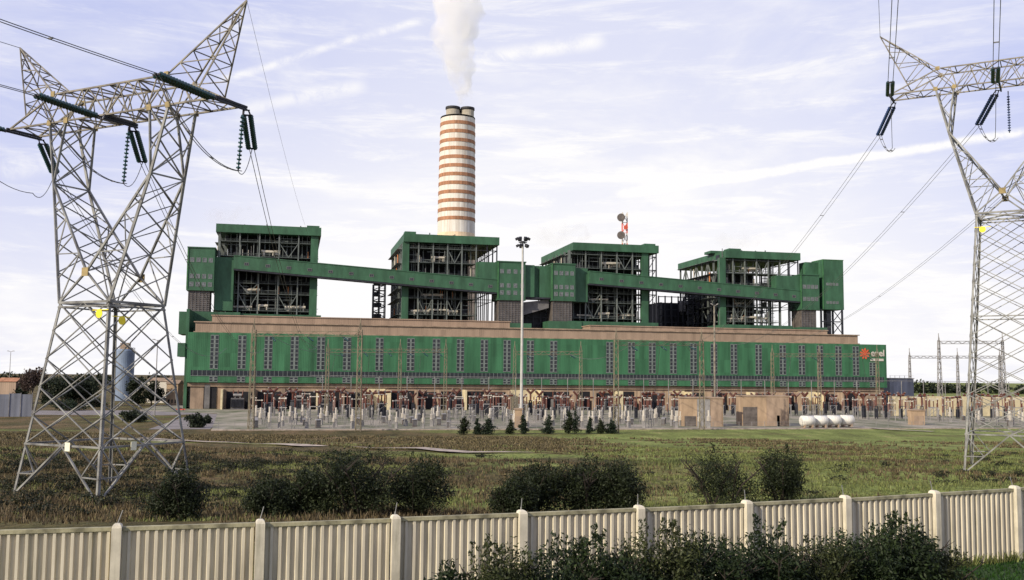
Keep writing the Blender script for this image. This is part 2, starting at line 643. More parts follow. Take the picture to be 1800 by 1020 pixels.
for p, q, w, s in (((1100, 340), (1830, 228), 0.0065, 1.0), ((380, 145), (740, 35), 0.006, 0.5), ((420, 195), (640, 150), 0.011, 0.42),
                   ((840, 100), (1060, 72), 0.012, 0.5), ((0, 300), (90, 285), 0.014, 0.4)):
    cover = wmath('ADD', cover, trail(p, q, w, s))
cover = wmath('MINIMUM', cover, 1.0)
cover = wmath('MAXIMUM', cover, 0.0)
mixw = N.new('ShaderNodeMix')
mixw.data_type = 'RGBA'
tint = N.new('ShaderNodeMix')
tint.data_type = 'RGBA'
tint.blend_type = 'MULTIPLY'
tint.inputs[0].default_value = 1.0
tint.inputs[7].default_value = (2.0, 1.5, 1.4, 1)
nt.links.new(sky.outputs[0], tint.inputs[6])
lift = N.new('ShaderNodeMix')
lift.data_type = 'RGBA'
lift.inputs[0].default_value = 0.88
nt.links.new(tint.outputs[2], lift.inputs[6])
lift.inputs[7].default_value = (5.6, 6.1, 9.3, 1)     # thin high veil over the whole sky
nt.links.new(cover, mixw.inputs[0])
nt.links.new(lift.outputs[2], mixw.inputs[6])
mixw.inputs[7].default_value = (10.1, 9.95, 10.0, 1)
nt.links.new(mixw.outputs[2], bg.inputs['Color'])

scene.view_settings.view_transform = 'Standard'
scene.view_settings.look = 'None'
scene.view_settings.exposure = 0.0
scene.view_settings.gamma = 1.0
scene.render.engine = 'CYCLES'
cy = scene.cycles
cy.use_denoising = True
cy.max_bounces = 20
cy.diffuse_bounces = 3
cy.glossy_bounces = 2
cy.transmission_bounces = 3
cy.volume_bounces = 20
cy.transparent_max_bounces = 8
cy.volume_step_rate = 1.0


# ------------------------------------------------------------------ ground
def sheet(name, xs, ys, zf, material, kind='structure'):
    vs = [(x, y, zf(x, y)) for y in ys for x in xs]
    nx = len(xs)
    fs = [(j * nx + i, j * nx + i + 1, (j + 1) * nx + i + 1, (j + 1) * nx + i) for j in range(len(ys) - 1) for i in range(nx - 1)]
    me = bpy.data.meshes.new(name)
    me.from_pydata(vs, [], fs)
    me.materials.append(material)
    me.polygons.foreach_set('use_smooth', [True] * len(me.polygons))
    ob = bpy.data.objects.new(name, me)
    COL.objects.link(ob)
    return tag(ob, kind=kind)


xs = [-9000, -4000, -1500, -800, -400] + list(np.linspace(-200, 200, 81)) + [400, 800, 1500, 4000, 9000]
ys = [-400, -100, -20, 1.5, 5, 9, 13, 17, 20, 25, 30, 35, 40, 45] + list(np.arange(48, 300, 3.0)) + [300, 400, 600, 1000, 2000, 5000, 9000]


def field_z(x, y):
    z = gh(y)
    if 50 < y < 285:
        a = min(1, (y - 50) / 15, (285 - y) / 30)
        z += a * (0.16 if y < 180 else max(0.03, 0.16 - (y - 180) * 0.005)) * (math.sin(x * 0.31 + 1.3 * math.sin(y * 0.17)) + math.sin(y * 0.43 + x * 0.11))
    return z


sheet('ground', xs, ys, field_z, M['meadow'])


def strip(name, pts, width, material, lift=0.05):
    """A narrow path laid on the ground along a line of points."""
    P = []
    for a, b in zip(pts, pts[1:]):
        n = max(2, int((Vector(b) - Vector(a)).length / 4))
        P += [Vector(a).lerp(Vector(b), i / n) for i in range(n)]
    P.append(Vector(pts[-1]))
    vs, fs = [], []
    for i, p in enumerate(P):
        d = (P[min(i + 1, len(P) - 1)] - P[max(i - 1, 0)])
        d.z = 0
        d.normalize()
        s = Vector((-d.y, d.x, 0)) * (width / 2 * (1 + 0.15 * math.sin(i * 1.7)))
        for q in (p - s, p + s):
            vs.append((q.x, q.y, field_z(q.x, q.y) + lift))
    for i in range(len(P) - 1):
        fs.append((2 * i, 2 * i + 2, 2 * i + 3, 2 * i + 1))
    me = bpy.data.meshes.new(name)
    me.from_pydata(vs, [], fs)
    me.materials.append(material)
    o = bpy.data.objects.new(name, me)
    COL.objects.link(o)
    return tag(o, kind='structure')


strip('path', [on_ground(*p) for p in ((250, 772), (330, 777), (480, 783), (620, 789), (780, 794), (920, 798), (1000, 800))], 2.6, M['path'], 0.3)
strip('path', [on_ground(*p) for p in ((1440, 748), (1500, 752), (1560, 756), (1640, 760))], 3.2, M['path'], 0.3)

gb = MB()
gb.add([W(28, -197, 0.03), W(520, -200, 0.03), W(520, 60, 0.03), W(-20, 60, 0.03), W(-20, -25, 0.03), W(20, -60, 0.03)], [(0, 1, 2, 3, 4, 5)])
tag(gb.build('gravel_yard', M['gravel']), kind='structure')
gb = MB()
gb.add([W(-140, -70, 0.02), W(0, -78, 0.02), W(18, -60, 0.02), W(-22, -20, 0.02), W(-160, -34, 0.02)], [(0, 1, 2, 3, 4)])
tag(gb.build('road', M['road']), kind='structure')
gb = MB()
gb.add([W(8, -190, 0.025), W(27, -190, 0.025), W(24, -64, 0.025), W(10, -64, 0.025)], [(0, 1, 2, 3)])
tag(gb.build('road', M['road']), kind='structure')
kb = MB()
kb.box(28, 520, -198.6, -197.4, 0.0, 0.35)
kbo = kb.build('kerb', M['path'], off=(28, -198, 0))
kbo.location = W(28, -198)
kbo.rotation_euler = (0, 0, PA)
tag(kbo, kind='structure')


# ------------------------------------------------------------------ turbine hall
HALL_L = 398.0
hall = pthing('turbine_hall', 'very long dark green turbine hall with a brown roof band and vertical window strips', 'power station hall', 0, 0)
b = MB()
b.box(0, HALL_L, 0, 26, 13.5, 39.0)
b.build('wall', M['green'], hall)
b = MB()
b.box(-1.5, 0, 4, 30, 0, 51.0)
b.box(-5.2, -1.5, 3.0, 20, 26.5, 33.5)
b.box(-1.5, 24, 26, 34, 13.5, 51.2)
b.build('end_wall', M['green2'], hall)
b = MB()
b.box(3.2, 381.2, 3, 24, 39.004, 44.6)
b.build('roof_band', M['brown'], hall)
b = MB()
b.box(2.4, 382, 2.2, 3, 44.2, 44.75)
b.box(2.4, 382, 2.2, 3, 39.004, 39.6)
b.build('roof_edge', M['tan'], hall)
for u0, u1, z in ((11, 169.5, 48.0), (216, 363.5, 46.9)):
    b = MB()
    b.box(u0, u1, 7, 22, 44.6, z)
    b.box(u0 - 0.5, u1 + 0.5, 6.5, 22.5, z, z + 0.5)
    b.build('upper_roof', M['brown'], hall)
# the recessed base under the green cladding
b = MB()
b.box(2, 396, 2.5, 25, 0, 13.5)
b.build('base_wall', M['tan'], hall)
b = MB()
b.box(0.5, 397, 1.7, 2.5, 11.4, 13.2)
b.build('lintel_beam', M['tan'], hall)
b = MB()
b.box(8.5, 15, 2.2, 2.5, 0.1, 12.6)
b.build('doorway_shade_panel', M['dark'], hall)  # dark slab on the wall, the doorway's shade put into its colour
b = MB()
b.box(9, 11.6, 1.6, 2.2, 0.1, 12.4)
b.build('door_leaf', M['greypanel'], hall)
fw = []
uu = 17.5
while uu < 392:
    fw.append(uu)
    uu += random.choice((12, 14, 15.5, 18))
for i, u0 in enumerate(fw):
    b = MB()
    b.box(u0, u0 + random.choice((0.8, 1.0, 2.2)), -7, 2.5, 0, random.uniform(10.0, 10.8))
    b.build('fire_wall', M['cream'] if i % 3 == 0 else M['tan'], hall)
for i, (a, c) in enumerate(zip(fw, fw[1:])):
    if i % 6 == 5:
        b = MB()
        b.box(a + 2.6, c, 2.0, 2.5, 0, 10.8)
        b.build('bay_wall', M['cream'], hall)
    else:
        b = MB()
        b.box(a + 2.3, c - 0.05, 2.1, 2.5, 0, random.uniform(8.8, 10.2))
        b.build('bay_shade_panel', M['dark'], hall)  # solid dark slab, its colour stands in for shade in the bay

STRIPS = [376, 424.5, 471, 517, 563.5, 609.5, 666.5, 721.5, 766.5, 809, 851, 891, 932, 973, 1071.5, 1110, 1146.5, 1183.5, 1219, 1255, 1290, 1333.5, 1376, 1409.5, 1441.5, 1474, 1504.5, 1533.5]
su = [uz(x, 640, 0)[0] for x in STRIPS]


def window_strip(parent, uc, short):
    f, g = MB(), MB()
    top = 37.6 if not short else 28.2
    w = 4.1
    x0 = uc - w / 2
    for za, zb, n in ((20.6, top, 8 if not short else 5), (13.9, 16.6, 2)):
        for xa, xb in ((x0 + 0.2, x0 + 1.62), (x0 + 2.48, x0 + w - 0.2)):
            g.box(xa, xb, -0.06, -0.002, za, zb)
        for xx in (x0 + 0.04, x0 + w - 0.2):
            f.box(xx, xx + 0.16, -0.12, -0.002, za, zb)
        f.box(x0 + 1.62, x0 + 2.48, -0.10, -0.002, za, zb)
        for k in range(n + 1):
            z = za + (zb - za) * k / n
            for xa, xb in ((x0 - 0.02, x0 + 1.8), (x0 + 2.3, x0 + w + 0.02)):
                f.box(xa, xb, -0.16, -0.125, z - 0.2, z + 0.2)
    o = f.build('window', M['frame'], parent)
    g.build('pane', M['glass'], o)


for i, uc in enumerate(su):
    window_strip(hall, uc, i == len(su) - 1)
edges = [2.0] + su + [396.0]
for a, c in zip(edges, edges[1:]):
    f, g = MB(), MB()
    g.box(a + 0.02, c - 0.02, -0.07, -0.002, 17.0, 19.7)
    f.box(a, c, -0.26, -0.08, 16.75, 17.0)
    n = max(2, int((c - a) / 1.9))
    for k in range(n):
        x = a + (c - a) * (k + 0.5) / n
        f.box(x - 0.1, x + 0.1, -0.15, -0.08, 17.0, 19.7)
    o = f.build('ribbon_window', M['frame'], hall)
    g.build('pane', M['glass'], o)
# the name and sun emblem on the far end of the facade
eu, ez = uz(1520, 622, 0)
b = MB()
for k in range(9):
    a0 = 2 * math.pi * k / 9
    pts = []
    for t, r in ((-0.28, 1.0), (-0.1, 3.0), (0.12, 3.4), (0.3, 2.6), (0.25, 1.0)):
        pts.append((eu + r * math.cos(a0 + t), -0.3, ez + r * math.sin(a0 + t)))
    back = [(x, -0.05, z) for x, y, z in pts]
    n = len(pts)
    b.add(pts + back, [tuple(range(n)), tuple(range(2 * n - 1, n - 1, -1))] + [(i, n + i, n + (i + 1) % n, (i + 1) % n) for i in range(n)])
b.cyl((eu, -0.4, ez), (eu, -0.05, ez), 0.9, 14)
b.build('emblem', M['emb'], hall)


def lettering(body, u, v, z, size, material, parent, name='lettering'):
    cu = bpy.data.curves.new(name, 'FONT')
    cu.body = body
    cu.size = size
    cu.extrude = 0.08
    cu.offset = size * 0.02
    o = bpy.data.objects.new(name, cu)
    COL.objects.link(o)
    dg = bpy.context.evaluated_depsgraph_get()
    me = bpy.data.meshes.new_from_object(o.evaluated_get(dg))
    bpy.data.objects.remove(o)
    me.materials.clear()
    me.materials.append(material)
    o = bpy.data.objects.new(name, me)
    COL.objects.link(o)
    o.parent = parent
    o.location = (u, v, z)
    o.rotation_euler = (math.pi / 2, 0, 0)
    return o


lu, lz = uz(1530.5, 626, 0)
lettering('enel', lu, -0.35, lz, 5.4, M['white'], hall)
b = MB()
l2, z2 = uz(1530, 632, 0)
b.box(l2, l2 + 8.6, -0.3, -0.05, z2 - 0.9, z2 + 0.5)
b.build('sign_strip', M['white'], hall)

# ------------------------------------------------------------------ boiler houses
VF = 38.0       # front of the boiler frames
VB = 114.0


def boiler_house(k, px0, px1, py0, py1, fr0, fr1, wide, label):
    """px0..px1 the roof's front edge, fr0..fr1 the open steel frame below it."""
    ua, za = uz(px0, py0, VF - 2)
    ub, zb = uz(px1, py1, VF - 2)
    zt = (za + zb) / 2
    f0 = uz(fr0, 480, VF)[0]
    f1 = uz(fr1, 480, VF)[0]
    root = pthing('boiler_house', label, 'boiler house', ua, VF, 'open steel boiler houses behind the green hall')
    off = (ua, VF, 0)
    rnd = random.Random(40 + k)
    b = MB()
    b.box(ua, ub, VF - 2, VB, zt - 4.6, zt)
    b.build('roof', M['green2'], root, off)
    b = MB()
    if k in (1,):
        b.box(ua + 1, ua + 7.5, VF + 2, VF + 9, zt, zt + 1.9)
    elif k == 3:
        b.box(ua + 4, ua + 12, VF + 2, VF + 10, zt, zt + 1.8)
        b.box(ua - 3, ua + 5, VF + 14, VF + 24, zt, zt + 1.6)
    else:
        b.box(ub - 8, ub - 1, VF + 1, VF + 8, zt, zt + 1.4)
    b.build('roof_box', M['green2'], root, off)
    for _ in range(4):
        b = MB()
        uu = rnd.uniform(ua + 10, ub - 10)
        b.cyl((uu, VF + 6, zt), (uu, VF + 6, zt + rnd.uniform(0.8, 2.2)), 0.35, 6)
        b.build('roof_vent', M['darksteel'], root, off)
    # plinth
    b = MB()
    b.box(f0 - 3, f1 + 2, 27, VB - 6, 39.0, 50.6 if k != 1 else 49.6)
    b.build('plinth', M['green2'], root, off)
    zp = 50.6 if k != 1 else 49.6
    # boiler casing and machinery behind the frame, coloured dark for the shade there
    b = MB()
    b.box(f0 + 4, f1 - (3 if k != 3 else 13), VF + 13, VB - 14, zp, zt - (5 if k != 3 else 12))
    b.build('shaded_boiler_casing', M['core'], root, off)
    cols = np.linspace(f0 + 0.5, f1 - 0.5, 6)
    for i, c in enumerate(cols):
        b = MB()
        if (wide == 'L' and i == 0) or (wide == 'R' and i == 5):
            continue
        w = 0.7
        b.box(c - w / 2, c + w / 2, VF - 0.45, VF + 0.45, zp, zt - 4.6)
        b.build('column', M['greysteel'], root, off)
    for c in np.linspace(f0 + 3, f1 - 3, 9):
        b = MB()
        b.box(c - 0.25, c + 0.25, VF + 5, VF + 5.5, zp, zt - 4.6)
        b.build('column', M['greysteel'], root, off)
    for i in range(15):
        c = f0 + 2 + (f1 - f0 - 4) * (i + rnd.uniform(0.2, 0.8)) / 15
        b = MB()
        v_ = VF + rnd.uniform(1.2, 3.5)
        z0_, z1_ = ((zp, 75.9), (76.0, zt - 4.6), (83.4, zt - 4.6), (zp, 68))[i % 4]
        b.box(c - 0.14, c + 0.14, v_, v_ + 0.3, z0_, z1_)
        b.build('hanger', M['greysteel'], root, off)
    for i in range(18):
        z = rnd.choice((54.6, 56.4, 59.4, 61, 64.4, 66.4, 70.5, 85, 87.5, 89.6, 94))
        a = rnd.uniform(f0 + 1, f0 + (f1 - f0) * 0.6)
        b = MB()
        b.box(a, a + rnd.uniform(8, 18), VF + 1.5, VF + 1.75, z, z + 0.24)
        b.build('stringer', M['greysteel'], root, off)
    b = MB()
    if wide == 'L':
        b.box(f0 - 0.4, f0 + 3.4, VF - 0.6, VF + 3, zp, zt - 4.6)
    else:
        b.box(f1 - 4.4, f1 - 0.2, VF - 0.3, VF + 3, zp, zt - 4.6)
    b.build('corner_column', M['green2'], root, off)
    # decks
    lev = [53.2, 62.6, 68.4, 76.0, 83.4, 91.6]
    b = MB()
    for z in lev:
        b.box(f0, f1, VF - 0.2, VF + 0.25, z - 0.3, z + 0.08)
        b.box(f0 + 0.5, f1 - 0.5, VF + 0.3, VF + 12.5, z - 0.12, z)
    b.build('deck', M['deck'], root, off)
    b = MB()
    for z in lev:
        for h in (0.55, 1.1):
            b.box(f0, f1, VF - 0.05, VF + 0.05, z + h, z + h + 0.09)
        for c in np.arange(f0 + 1, f1, 2.4):
            b.box(c - 0.05, c + 0.05, VF - 0.05, VF + 0.05, z, z + 1.1)
    b.build('railing', M['deck'], root, off)
    # cross bracing
    for a, c, z0, z1 in ((1, 2, 53.2, 62.6), (3, 4, 53.2, 62.6), (1, 2, 62.6, 68.4), (3, 4, 83.4, 91.6)):
        m = 0.5 * (cols[a] + cols[c])
        b = MB()
        b.bar((cols[a], VF + 0.1, z1), (m, VF + 0.1, z0), 0.38)
        b.bar((cols[c], VF + 0.1, z1), (m, VF + 0.1, z0), 0.38)
        b.build('bracing', M['greysteel'], root, off)
    # ducts, vessels and pipes in the shade of the decks
    for q_ in range(5):
        b = MB()
        a = f0 + 4 + (f1 - f0 - 20) * (0.05, 0.5, 0.95, 0.55, 0.3)[q_]
        z = (55.0, 56.0, 55.4, 86.6, 64.6)[q_]
        L = rnd.uniform(6, 13)
        r = rnd.uniform(0.5, 0.9)
        b.cyl((a, VF + 1.9, z), (a + L, VF + 1.9, z + rnd.uniform(-0.2, 0.5)), r, 10)
        b.cyl((a + L * 0.2, VF + 1.9, z - 2.6), (a + L * 0.2, VF + 1.9, z), r * 0.8, 8)
        b.cyl((a + L * 0.9, VF + 1.9, z - 2.2), (a + L * 0.9, VF + 1.9, z), r * 0.5, 8)
        b.build('steam_pipe', M['pipe'], root, off)
    for _ in range(15):
        b = MB()
        a = rnd.uniform(f0 + 3, f1 - 3)
        z = rnd.choice((53.2, 53.2, 83.4, 83.4, 76.0))
        r = rnd.uniform(0.18, 0.38)
        v_ = VF + rnd.uniform(1.5, 5)
        b.cyl((a, v_, z), (a, v_, z + rnd.uniform(2.2, 6.5)), r, 7)
        b.build('riser_pipe', M['pipe'], root, off)
    for _ in range(5):
        b = MB()
        a = rnd.uniform(f0 + 3, f1 - 3)
        z = rnd.choice((53.2, 62.6, 83.4, 91.6))
        b.cyl((a, VF + 4, z), (a, VF + 4, z + rnd.uniform(3, 7)), rnd.uniform(0.2, 0.35), 7)
        b.build('rusty_pipe', M['orange'], root, off)
    a = f0 + rnd.uniform(18, 30)
    b = MB()
    b.box(a, a + 3.2, VF + 3, VF + 6, 85, 87.2)
    b.box(a - 0.2, a + 3.4, VF + 2.8, VF + 6.2, 87.2, 87.5)
    b.build('cabin', M['pipe'], root, off)
    for _ in range(26):
        b = MB()
        a = rnd.uniform(f0 + 2, f1 - 6)
        z = rnd.choice((54, 59, 63, 70, 77, 84, 92))
        b.box(a, a + rnd.uniform(1.5, 5), VF + 6 + rnd.uniform(0, 3), VF + 12, z, z + rnd.uniform(1.2, 3.6))
        b.build('machinery', M['darksteel'], root, off)
    for _ in range(46):
        b = MB()
        a = rnd.uniform(f0 + 2, f1 - 6)
        z = rnd.choice((54, 59, 63, 70, 77, 84, 92))
        h_ = rnd.random() < 0.6
        v_ = VF + rnd.uniform(0.8, 7)
        b.cyl((a, v_, z), (a + (0 if h_ else rnd.uniform(3, 9)), v_, z + (rnd.uniform(3, 8) if h_ else rnd.uniform(-0.3, 1.5))), rnd.uniform(0.12, 0.28), 6)
        b.build('pipework', M['greysteel'], root, off)
    # left side frame, seen at a slant
    vs_ = np.linspace(VF + 0.5, VB - 12, 8)
    b = MB()
    for v in vs_:
        b.box(f0 - 0.5, f0 + 0.5, v - 0.45, v + 0.45, zp, zt - 4.6)
    for z in lev:
        b.box(f0 - 0.3, f0 + 0.3, VF, VB - 12, z - 0.4, z + 0.1)
        b.box(f0 - 2.8, f0 - 0.4, VF + 8, VB - 12, z - 0.1, z)
    for i in range(7):
        for za_, zb_ in ((53.2, 62.6), (62.6, 76.0), (76, 91.6)):
            if (i + int(za_)) % 2:
                b.bar((f0, vs_[i], za_), (f0, vs_[i + 1], zb_), 0.5)
            else:
                b.bar((f0, vs_[i + 1], za_), (f0, vs_[i], zb_), 0.5)
    b.build('side_frame', M['greysteel'], root, off)
    for _ in range(5):
        b = MB()
        v = rnd.uniform(VF + 4, VF + 40)
        z = rnd.choice((53.2, 76.0, 83.4))
        b.cyl((f0 - 0.8, v, z), (f0 - 0.8, v, z + rnd.uniform(5, 9)), rnd.uniform(0.25, 0.5), 8)
        b.build('side_pipe', M['pipe'] if rnd.random() < 0.7 else M['orange'], root, off)
    # light steelwork under the roof overhang on the right
    if ub - f1 > 3:
        b = MB()
        e = ub - 1.2
        for v in np.linspace(VF - 0.6, VB - 14, 6):
            b.box(e - 0.35, e + 0.35, v - 0.3, v + 0.3, 50, zt - 4.6)
            b.box(0.5 * (e + f1) - 0.25, 0.5 * (e + f1) + 0.25, v - 0.2, v + 0.2, 50, zt - 4.6)
        for z in lev[1:]:
            b.box(f1, e, VF - 0.6, VF + 1.6, z - 0.25, z)
            b.box(e - 0.2, e + 0.2, VF - 0.5, VB - 14, z - 0.3, z)
            b.box(f1, e, VF + 24, VF + 26, z - 0.25, z)
        for i, z in enumerate(lev[1:-1]):
            b.bar((f1, VF + 0.5, z), (e, VF + 0.5, lev[i + 2]), 0.35)
        b.build('side_gallery', M['darksteel'], root, off)
    # stair tower low on the left
    if k in (1, 2, 3):
        a = f0 - (14 if k == 1 else 9)
        b = MB()
        for uu in (a, a + 3.5, a + 7):
            for v in (VF + 30, VF + 38):
                b.box(uu - 0.3, uu + 0.3, v - 0.3, v + 0.3, 0, 73)
        for j, z in enumerate(np.arange(46, 73, 3.3)):
            b.box(a, a + 7, VF + 30, VF + 38, z - 0.15, z)
            b.bar((a if j % 2 else a + 7, VF + 30, z), (a + 7 if j % 2 else a, VF + 30, z + 3.3), 0.45)
            b.box(a, a + 7, VF + 29.9, VF + 30.1, z + 1.0, z + 1.15)
            if j % 2 == 0:
                b.box(a + 0.5, a + rnd.uniform(2, 5), VF + 31, VF + 34, z, z + 2.2)
        b.build('stair_tower', M['darksteel'], root, off)
    return f0, f1


BF = []
BF.append(boiler_house(0, 380, 565, 394, 399.5, 383, 559, 'R', 'leftmost open steel boiler house with flat green roof, beside the tower with three window rows'))
BF.append(boiler_house(1, 710, 878, 409, 419, 708, 838, 'L', 'open steel boiler house with green roof directly in front of the striped chimney'))
BF.append(boiler_house(2, 1007.5, 1158, 425, 433, 1000, 1140, 'R', 'open steel boiler house with green roof in front of the red and white dish mast'))
BF.append(boiler_house(3, 1276, 1407, 439, 446, 1266, 1372, 'L', 'rightmost open steel boiler house, small green box on its roof corner'))


# ------------------------------------------------------------------ transfer towers and coal galleries
def small_windows(root, off, cells, v, w, h, fm='frame'):
    for u, z in cells:
        f, g = MB(), MB()
        g.box(u - w / 2, u + w / 2, v - 0.06, v - 0.004, z - h / 2, z + h / 2)
        for s in (-1, 1):
            f.box(u + s * (w / 2 + 0.12) - 0.12, u + s * (w / 2 + 0.12) + 0.12, v - 0.16, v - 0.004, z - h / 2 - 0.2, z + h / 2 + 0.2)
            f.box(u - w / 2, u + w / 2, v - 0.16, v - 0.004, z + s * (h / 2 + 0.1) - 0.1, z + s * (h / 2 + 0.1) + 0.1)
        f.box(u - 0.07, u + 0.07, v - 0.13, v - 0.062, z - h / 2, z + h / 2)
        o = f.build('window', M[fm], root, off)
        g.build('pane', M['glassgrey'] if fm == 'frame' else M['glass'], o, off)


VT = 30.0


def transfer_tower(label, u0, u1, zb, zt, rows, zp, side=None, legs=False):
    root = pthing('transfer_tower', label, 'tower', u0, VT, 'green coal transfer towers along the back of the hall')
    off = (u0, VT, 0)
    b = MB()
    b.box(u0, u1, VT, VT + 16, zb, zt)
    b.build('wall', M['green2'], root, off)
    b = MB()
    b.box(u0 - 0.25, u0 + 0.45, VT - 0.35, VT - 0.003, zb, zt)  # lighter green strip paints the thin sunlit face at the corner
    b.build('sunlit_corner_strip', M['green3'], root, off)
    b = MB()
    b.box(u0 - 0.4, u1 + 0.4, VT - 0.5, VT + 16.4, zt, zt + 0.6)
    b.build('parapet', M['green2'], root, off)
    b = MB()
    b.box(u0 - 0.2, u1 + 0.2, VT - 0.3, VT + 16.2, zb - 0.8, zb)
    b.build('floor_girder', M['green2'], root, off)
    n = 4
    cells = []
    for zr in rows:
        for i in range(n):
            cells.append((u0 + 2.4 + (u1 - u0 - 4.4) * i / (n - 1), zr))
    small_windows(root, off, cells, VT, 1.7, 2.1)
    b = MB()
    b.box(u0 + 0.8, u1 - 2.0, VT + 1.2, VT + 14, zp, zb - 0.8)
    b.build('louvred_base', M['louvre'], root, off)
    b = MB()
    for z in np.arange(zp + 0.8, zb - 1.2, 1.1):
        b.box(u0 + 0.8, u1 - 2.0, VT + 0.95, VT + 1.2, z, z + 0.28)
    for uu in np.arange(u0 + 0.8, u1 - 2, 1.9):
        b.box(uu, uu + 0.22, VT + 0.8, VT + 0.95, zp, zb - 0.8)
    b.build('louvre_frame', M['greypanel'], root, off)
    if side:
        for a, c, z0, z1, v0, m in side:
            b = MB()
            b.box(a, c, v0, v0 + 10, z0, z1)
            b.build('side_wall', M[m], root, off)
    b = MB()
    b.box(u0 - 3, u1 + 3, 26.5, VT + 18, 38.9, zp)
    b.build('plinth', M['green2'], root, off)
    return root, off


t1, o1 = transfer_tower('leftmost green transfer tower, at the end of the hall behind the near pylon', -4.6, 9.4, 63.6, 86.0, (79.5, 70.6, 66.2), 51.0,
                        side=[(9.4, 19.4, 52.5, 82.0, VT + 5, 'green2')])
t2, o2 = transfer_tower('green transfer tower left of the bridge between the middle boiler houses', 167.2, 183.6, 62.8, 84.2, (78.8, 70.6, 66.4), 48.6,
                        side=[(155.5, 167.2, 66.5, 84.0, VT + 1.2, 'green2')])
t3, o3 = transfer_tower('green transfer tower right of the bridge, its windows in three rows', 199.6, 213.8, 63.2, 84.0, (78.8, 70.6, 66.4), 50.3,
                        side=[(213.8, 222.8, 62.5, 82.6, VT + 4.5, 'green2')])
t4, o4 = transfer_tower('rightmost and tallest green transfer tower with a raised upper block', 359.5, 372.0, 61.8, 82.6, (75.4, 67.8), 50.0,
                        side=[(343.5, 359.5, 66.2, 82.0, VT + 1.2, 'green2')])
b = MB()
b.box(375.0, 389.2, VT + 0.6, VT + 14, 61.6, 92.6)
b.box(366.0, 375.0, VT + 6, VT + 14, 61.6, 91.6)
b.build('upper_block', M['green2'], t4, o4)
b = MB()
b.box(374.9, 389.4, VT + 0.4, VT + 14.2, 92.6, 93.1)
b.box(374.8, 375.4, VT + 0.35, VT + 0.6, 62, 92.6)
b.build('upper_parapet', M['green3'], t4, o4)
small_windows(t4, o4, [(378 + 2.2 * i, z) for z in (77.5, 66.0) for i in range(4)], VT + 0.6, 1.2, 1.3)
b = MB()
for uu in (373.5, 388.0):
    for v in (VT + 1, VT + 12):
        b.box(uu - 0.5, uu + 0.5, v - 0.5, v + 0.5, 0, 61.6)
b.box(378.5, 381.6, VT + 3, VT + 7, 0, 61.6)
for z0, z1 in ((46.5, 54), (54, 61.5)):
    b.bar((381.6, VT + 1, z0), (388, VT + 1, z1), 0.4)
    b.bar((388, VT + 1, z0), (381.6, VT + 1, z1), 0.4)
b.box(373, 388.4, VT + 0.8, VT + 1.2, 53.7, 54.3)
b.build('support_leg', M['darksteel'], t4, o4)


def gallery(label, a, za0, za1, c, zc0, zc1, v, nwin):
    root = pthing('coal_gallery', label, 'conveyor gallery', a, v, 'sloping green coal galleries in front of the boiler houses')
    off = (a, v, 0)
    b = MB()
    b.hexa([(a, v, za0), (c, v, zc0), (c, v + 6, zc0), (a, v + 6, za0), (a, v, za1), (c, v, zc1), (c, v + 6, zc1), (a, v + 6, za1)])
    b.build('wall', M['green2'], root, off)
    b = MB()
    b.hexa([(a, v - 0.3, za1), (c, v - 0.3, zc1), (c, v + 6.3, zc1), (a, v + 6.3, za1), (a, v - 0.3, za1 + 0.5), (c, v - 0.3, zc1 + 0.5), (c, v + 6.3, zc1 + 0.5), (a, v + 6.3, za1 + 0.5)])
    b.build('roof', M['green2'], root, off)
    b = MB()
    b.hexa([(a, v + 0.2, za0 - 0.9), (c, v + 0.2, zc0 - 0.9), (c, v + 5.8, zc0 - 0.9), (a, v + 5.8, za0 - 0.9), (a, v + 0.2, za0), (c, v + 0.2, zc0), (c, v + 5.8, zc0), (a, v + 5.8, za0)])
    b.build('floor_girder', M['darksteel'], root, off)
    cells = []
    for i in range(nwin):
        t = (i + 0.6) / nwin
        u = a + (c - a) * t
        cells.append((u, (za0 + za1) / 2 + ((zc0 + zc1) - (za0 + za1)) / 2 * t - 0.4))
    small_windows(root, off, cells, v, 1.9, 1.2, 'greypanel')
    return root


gallery('long sloping green gallery between the leftmost tower and the bridge', 19.4, 75.5, 82.4, 167.4, 66.3, 73.6, VT + 0.6, 13)
gallery('sloping green gallery between the bridge and the tallest tower', 222.6, 73.4, 80.4, 360.0, 66.0, 72.6, VT + 0.6, 11)

br = pthing('link_bridge', 'high green box bridge linking two transfer towers beside the floodlight mast', 'bridge', 183.6, VT + 3)
ob_ = (183.6, VT + 3, 0)
b = MB()
b.box(183.6, 189.5, VT + 2.0, VT + 12, 64.4, 83.2)
b.box(189.5, 193.0, VT + 5.0, VT + 12, 64.4, 83.2)
b.box(193.0, 199.6, VT + 3.0, VT + 12, 64.4, 83.0)
b.build('wall', M['green2'], br, ob_)
b = MB()
b.box(183.6, 199.6, VT + 2.5, VT + 12, 63.4, 64.4)
b.build('floor', M['darksteel'], br, ob_)
b = MB()
b.hexa([(184, VT + 5, 54), (199, VT + 5, 58.5), (199, VT + 8, 58.5), (184, VT + 8, 54), (184, VT + 5, 61.5), (199, VT + 5, 63.4), (199, VT + 8, 63.4), (184, VT + 8, 61.5)])
b.build('sloping_panel', M['greypanel'], br, ob_)
b = MB()
b.box(183.8, 199.4, VT + 14, VT + 30, 39, 62)
for z in (49, 53, 57):
    b.box(183.8, 199.4, VT + 11, VT + 11.4, z, z + 0.3)
for uu in (187, 191, 195.5):
    b.box(uu, uu + 0.5, VT + 11, VT + 11.5, 40, 62)
b.build('dark_backing', M['darksteel'], br, ob_)

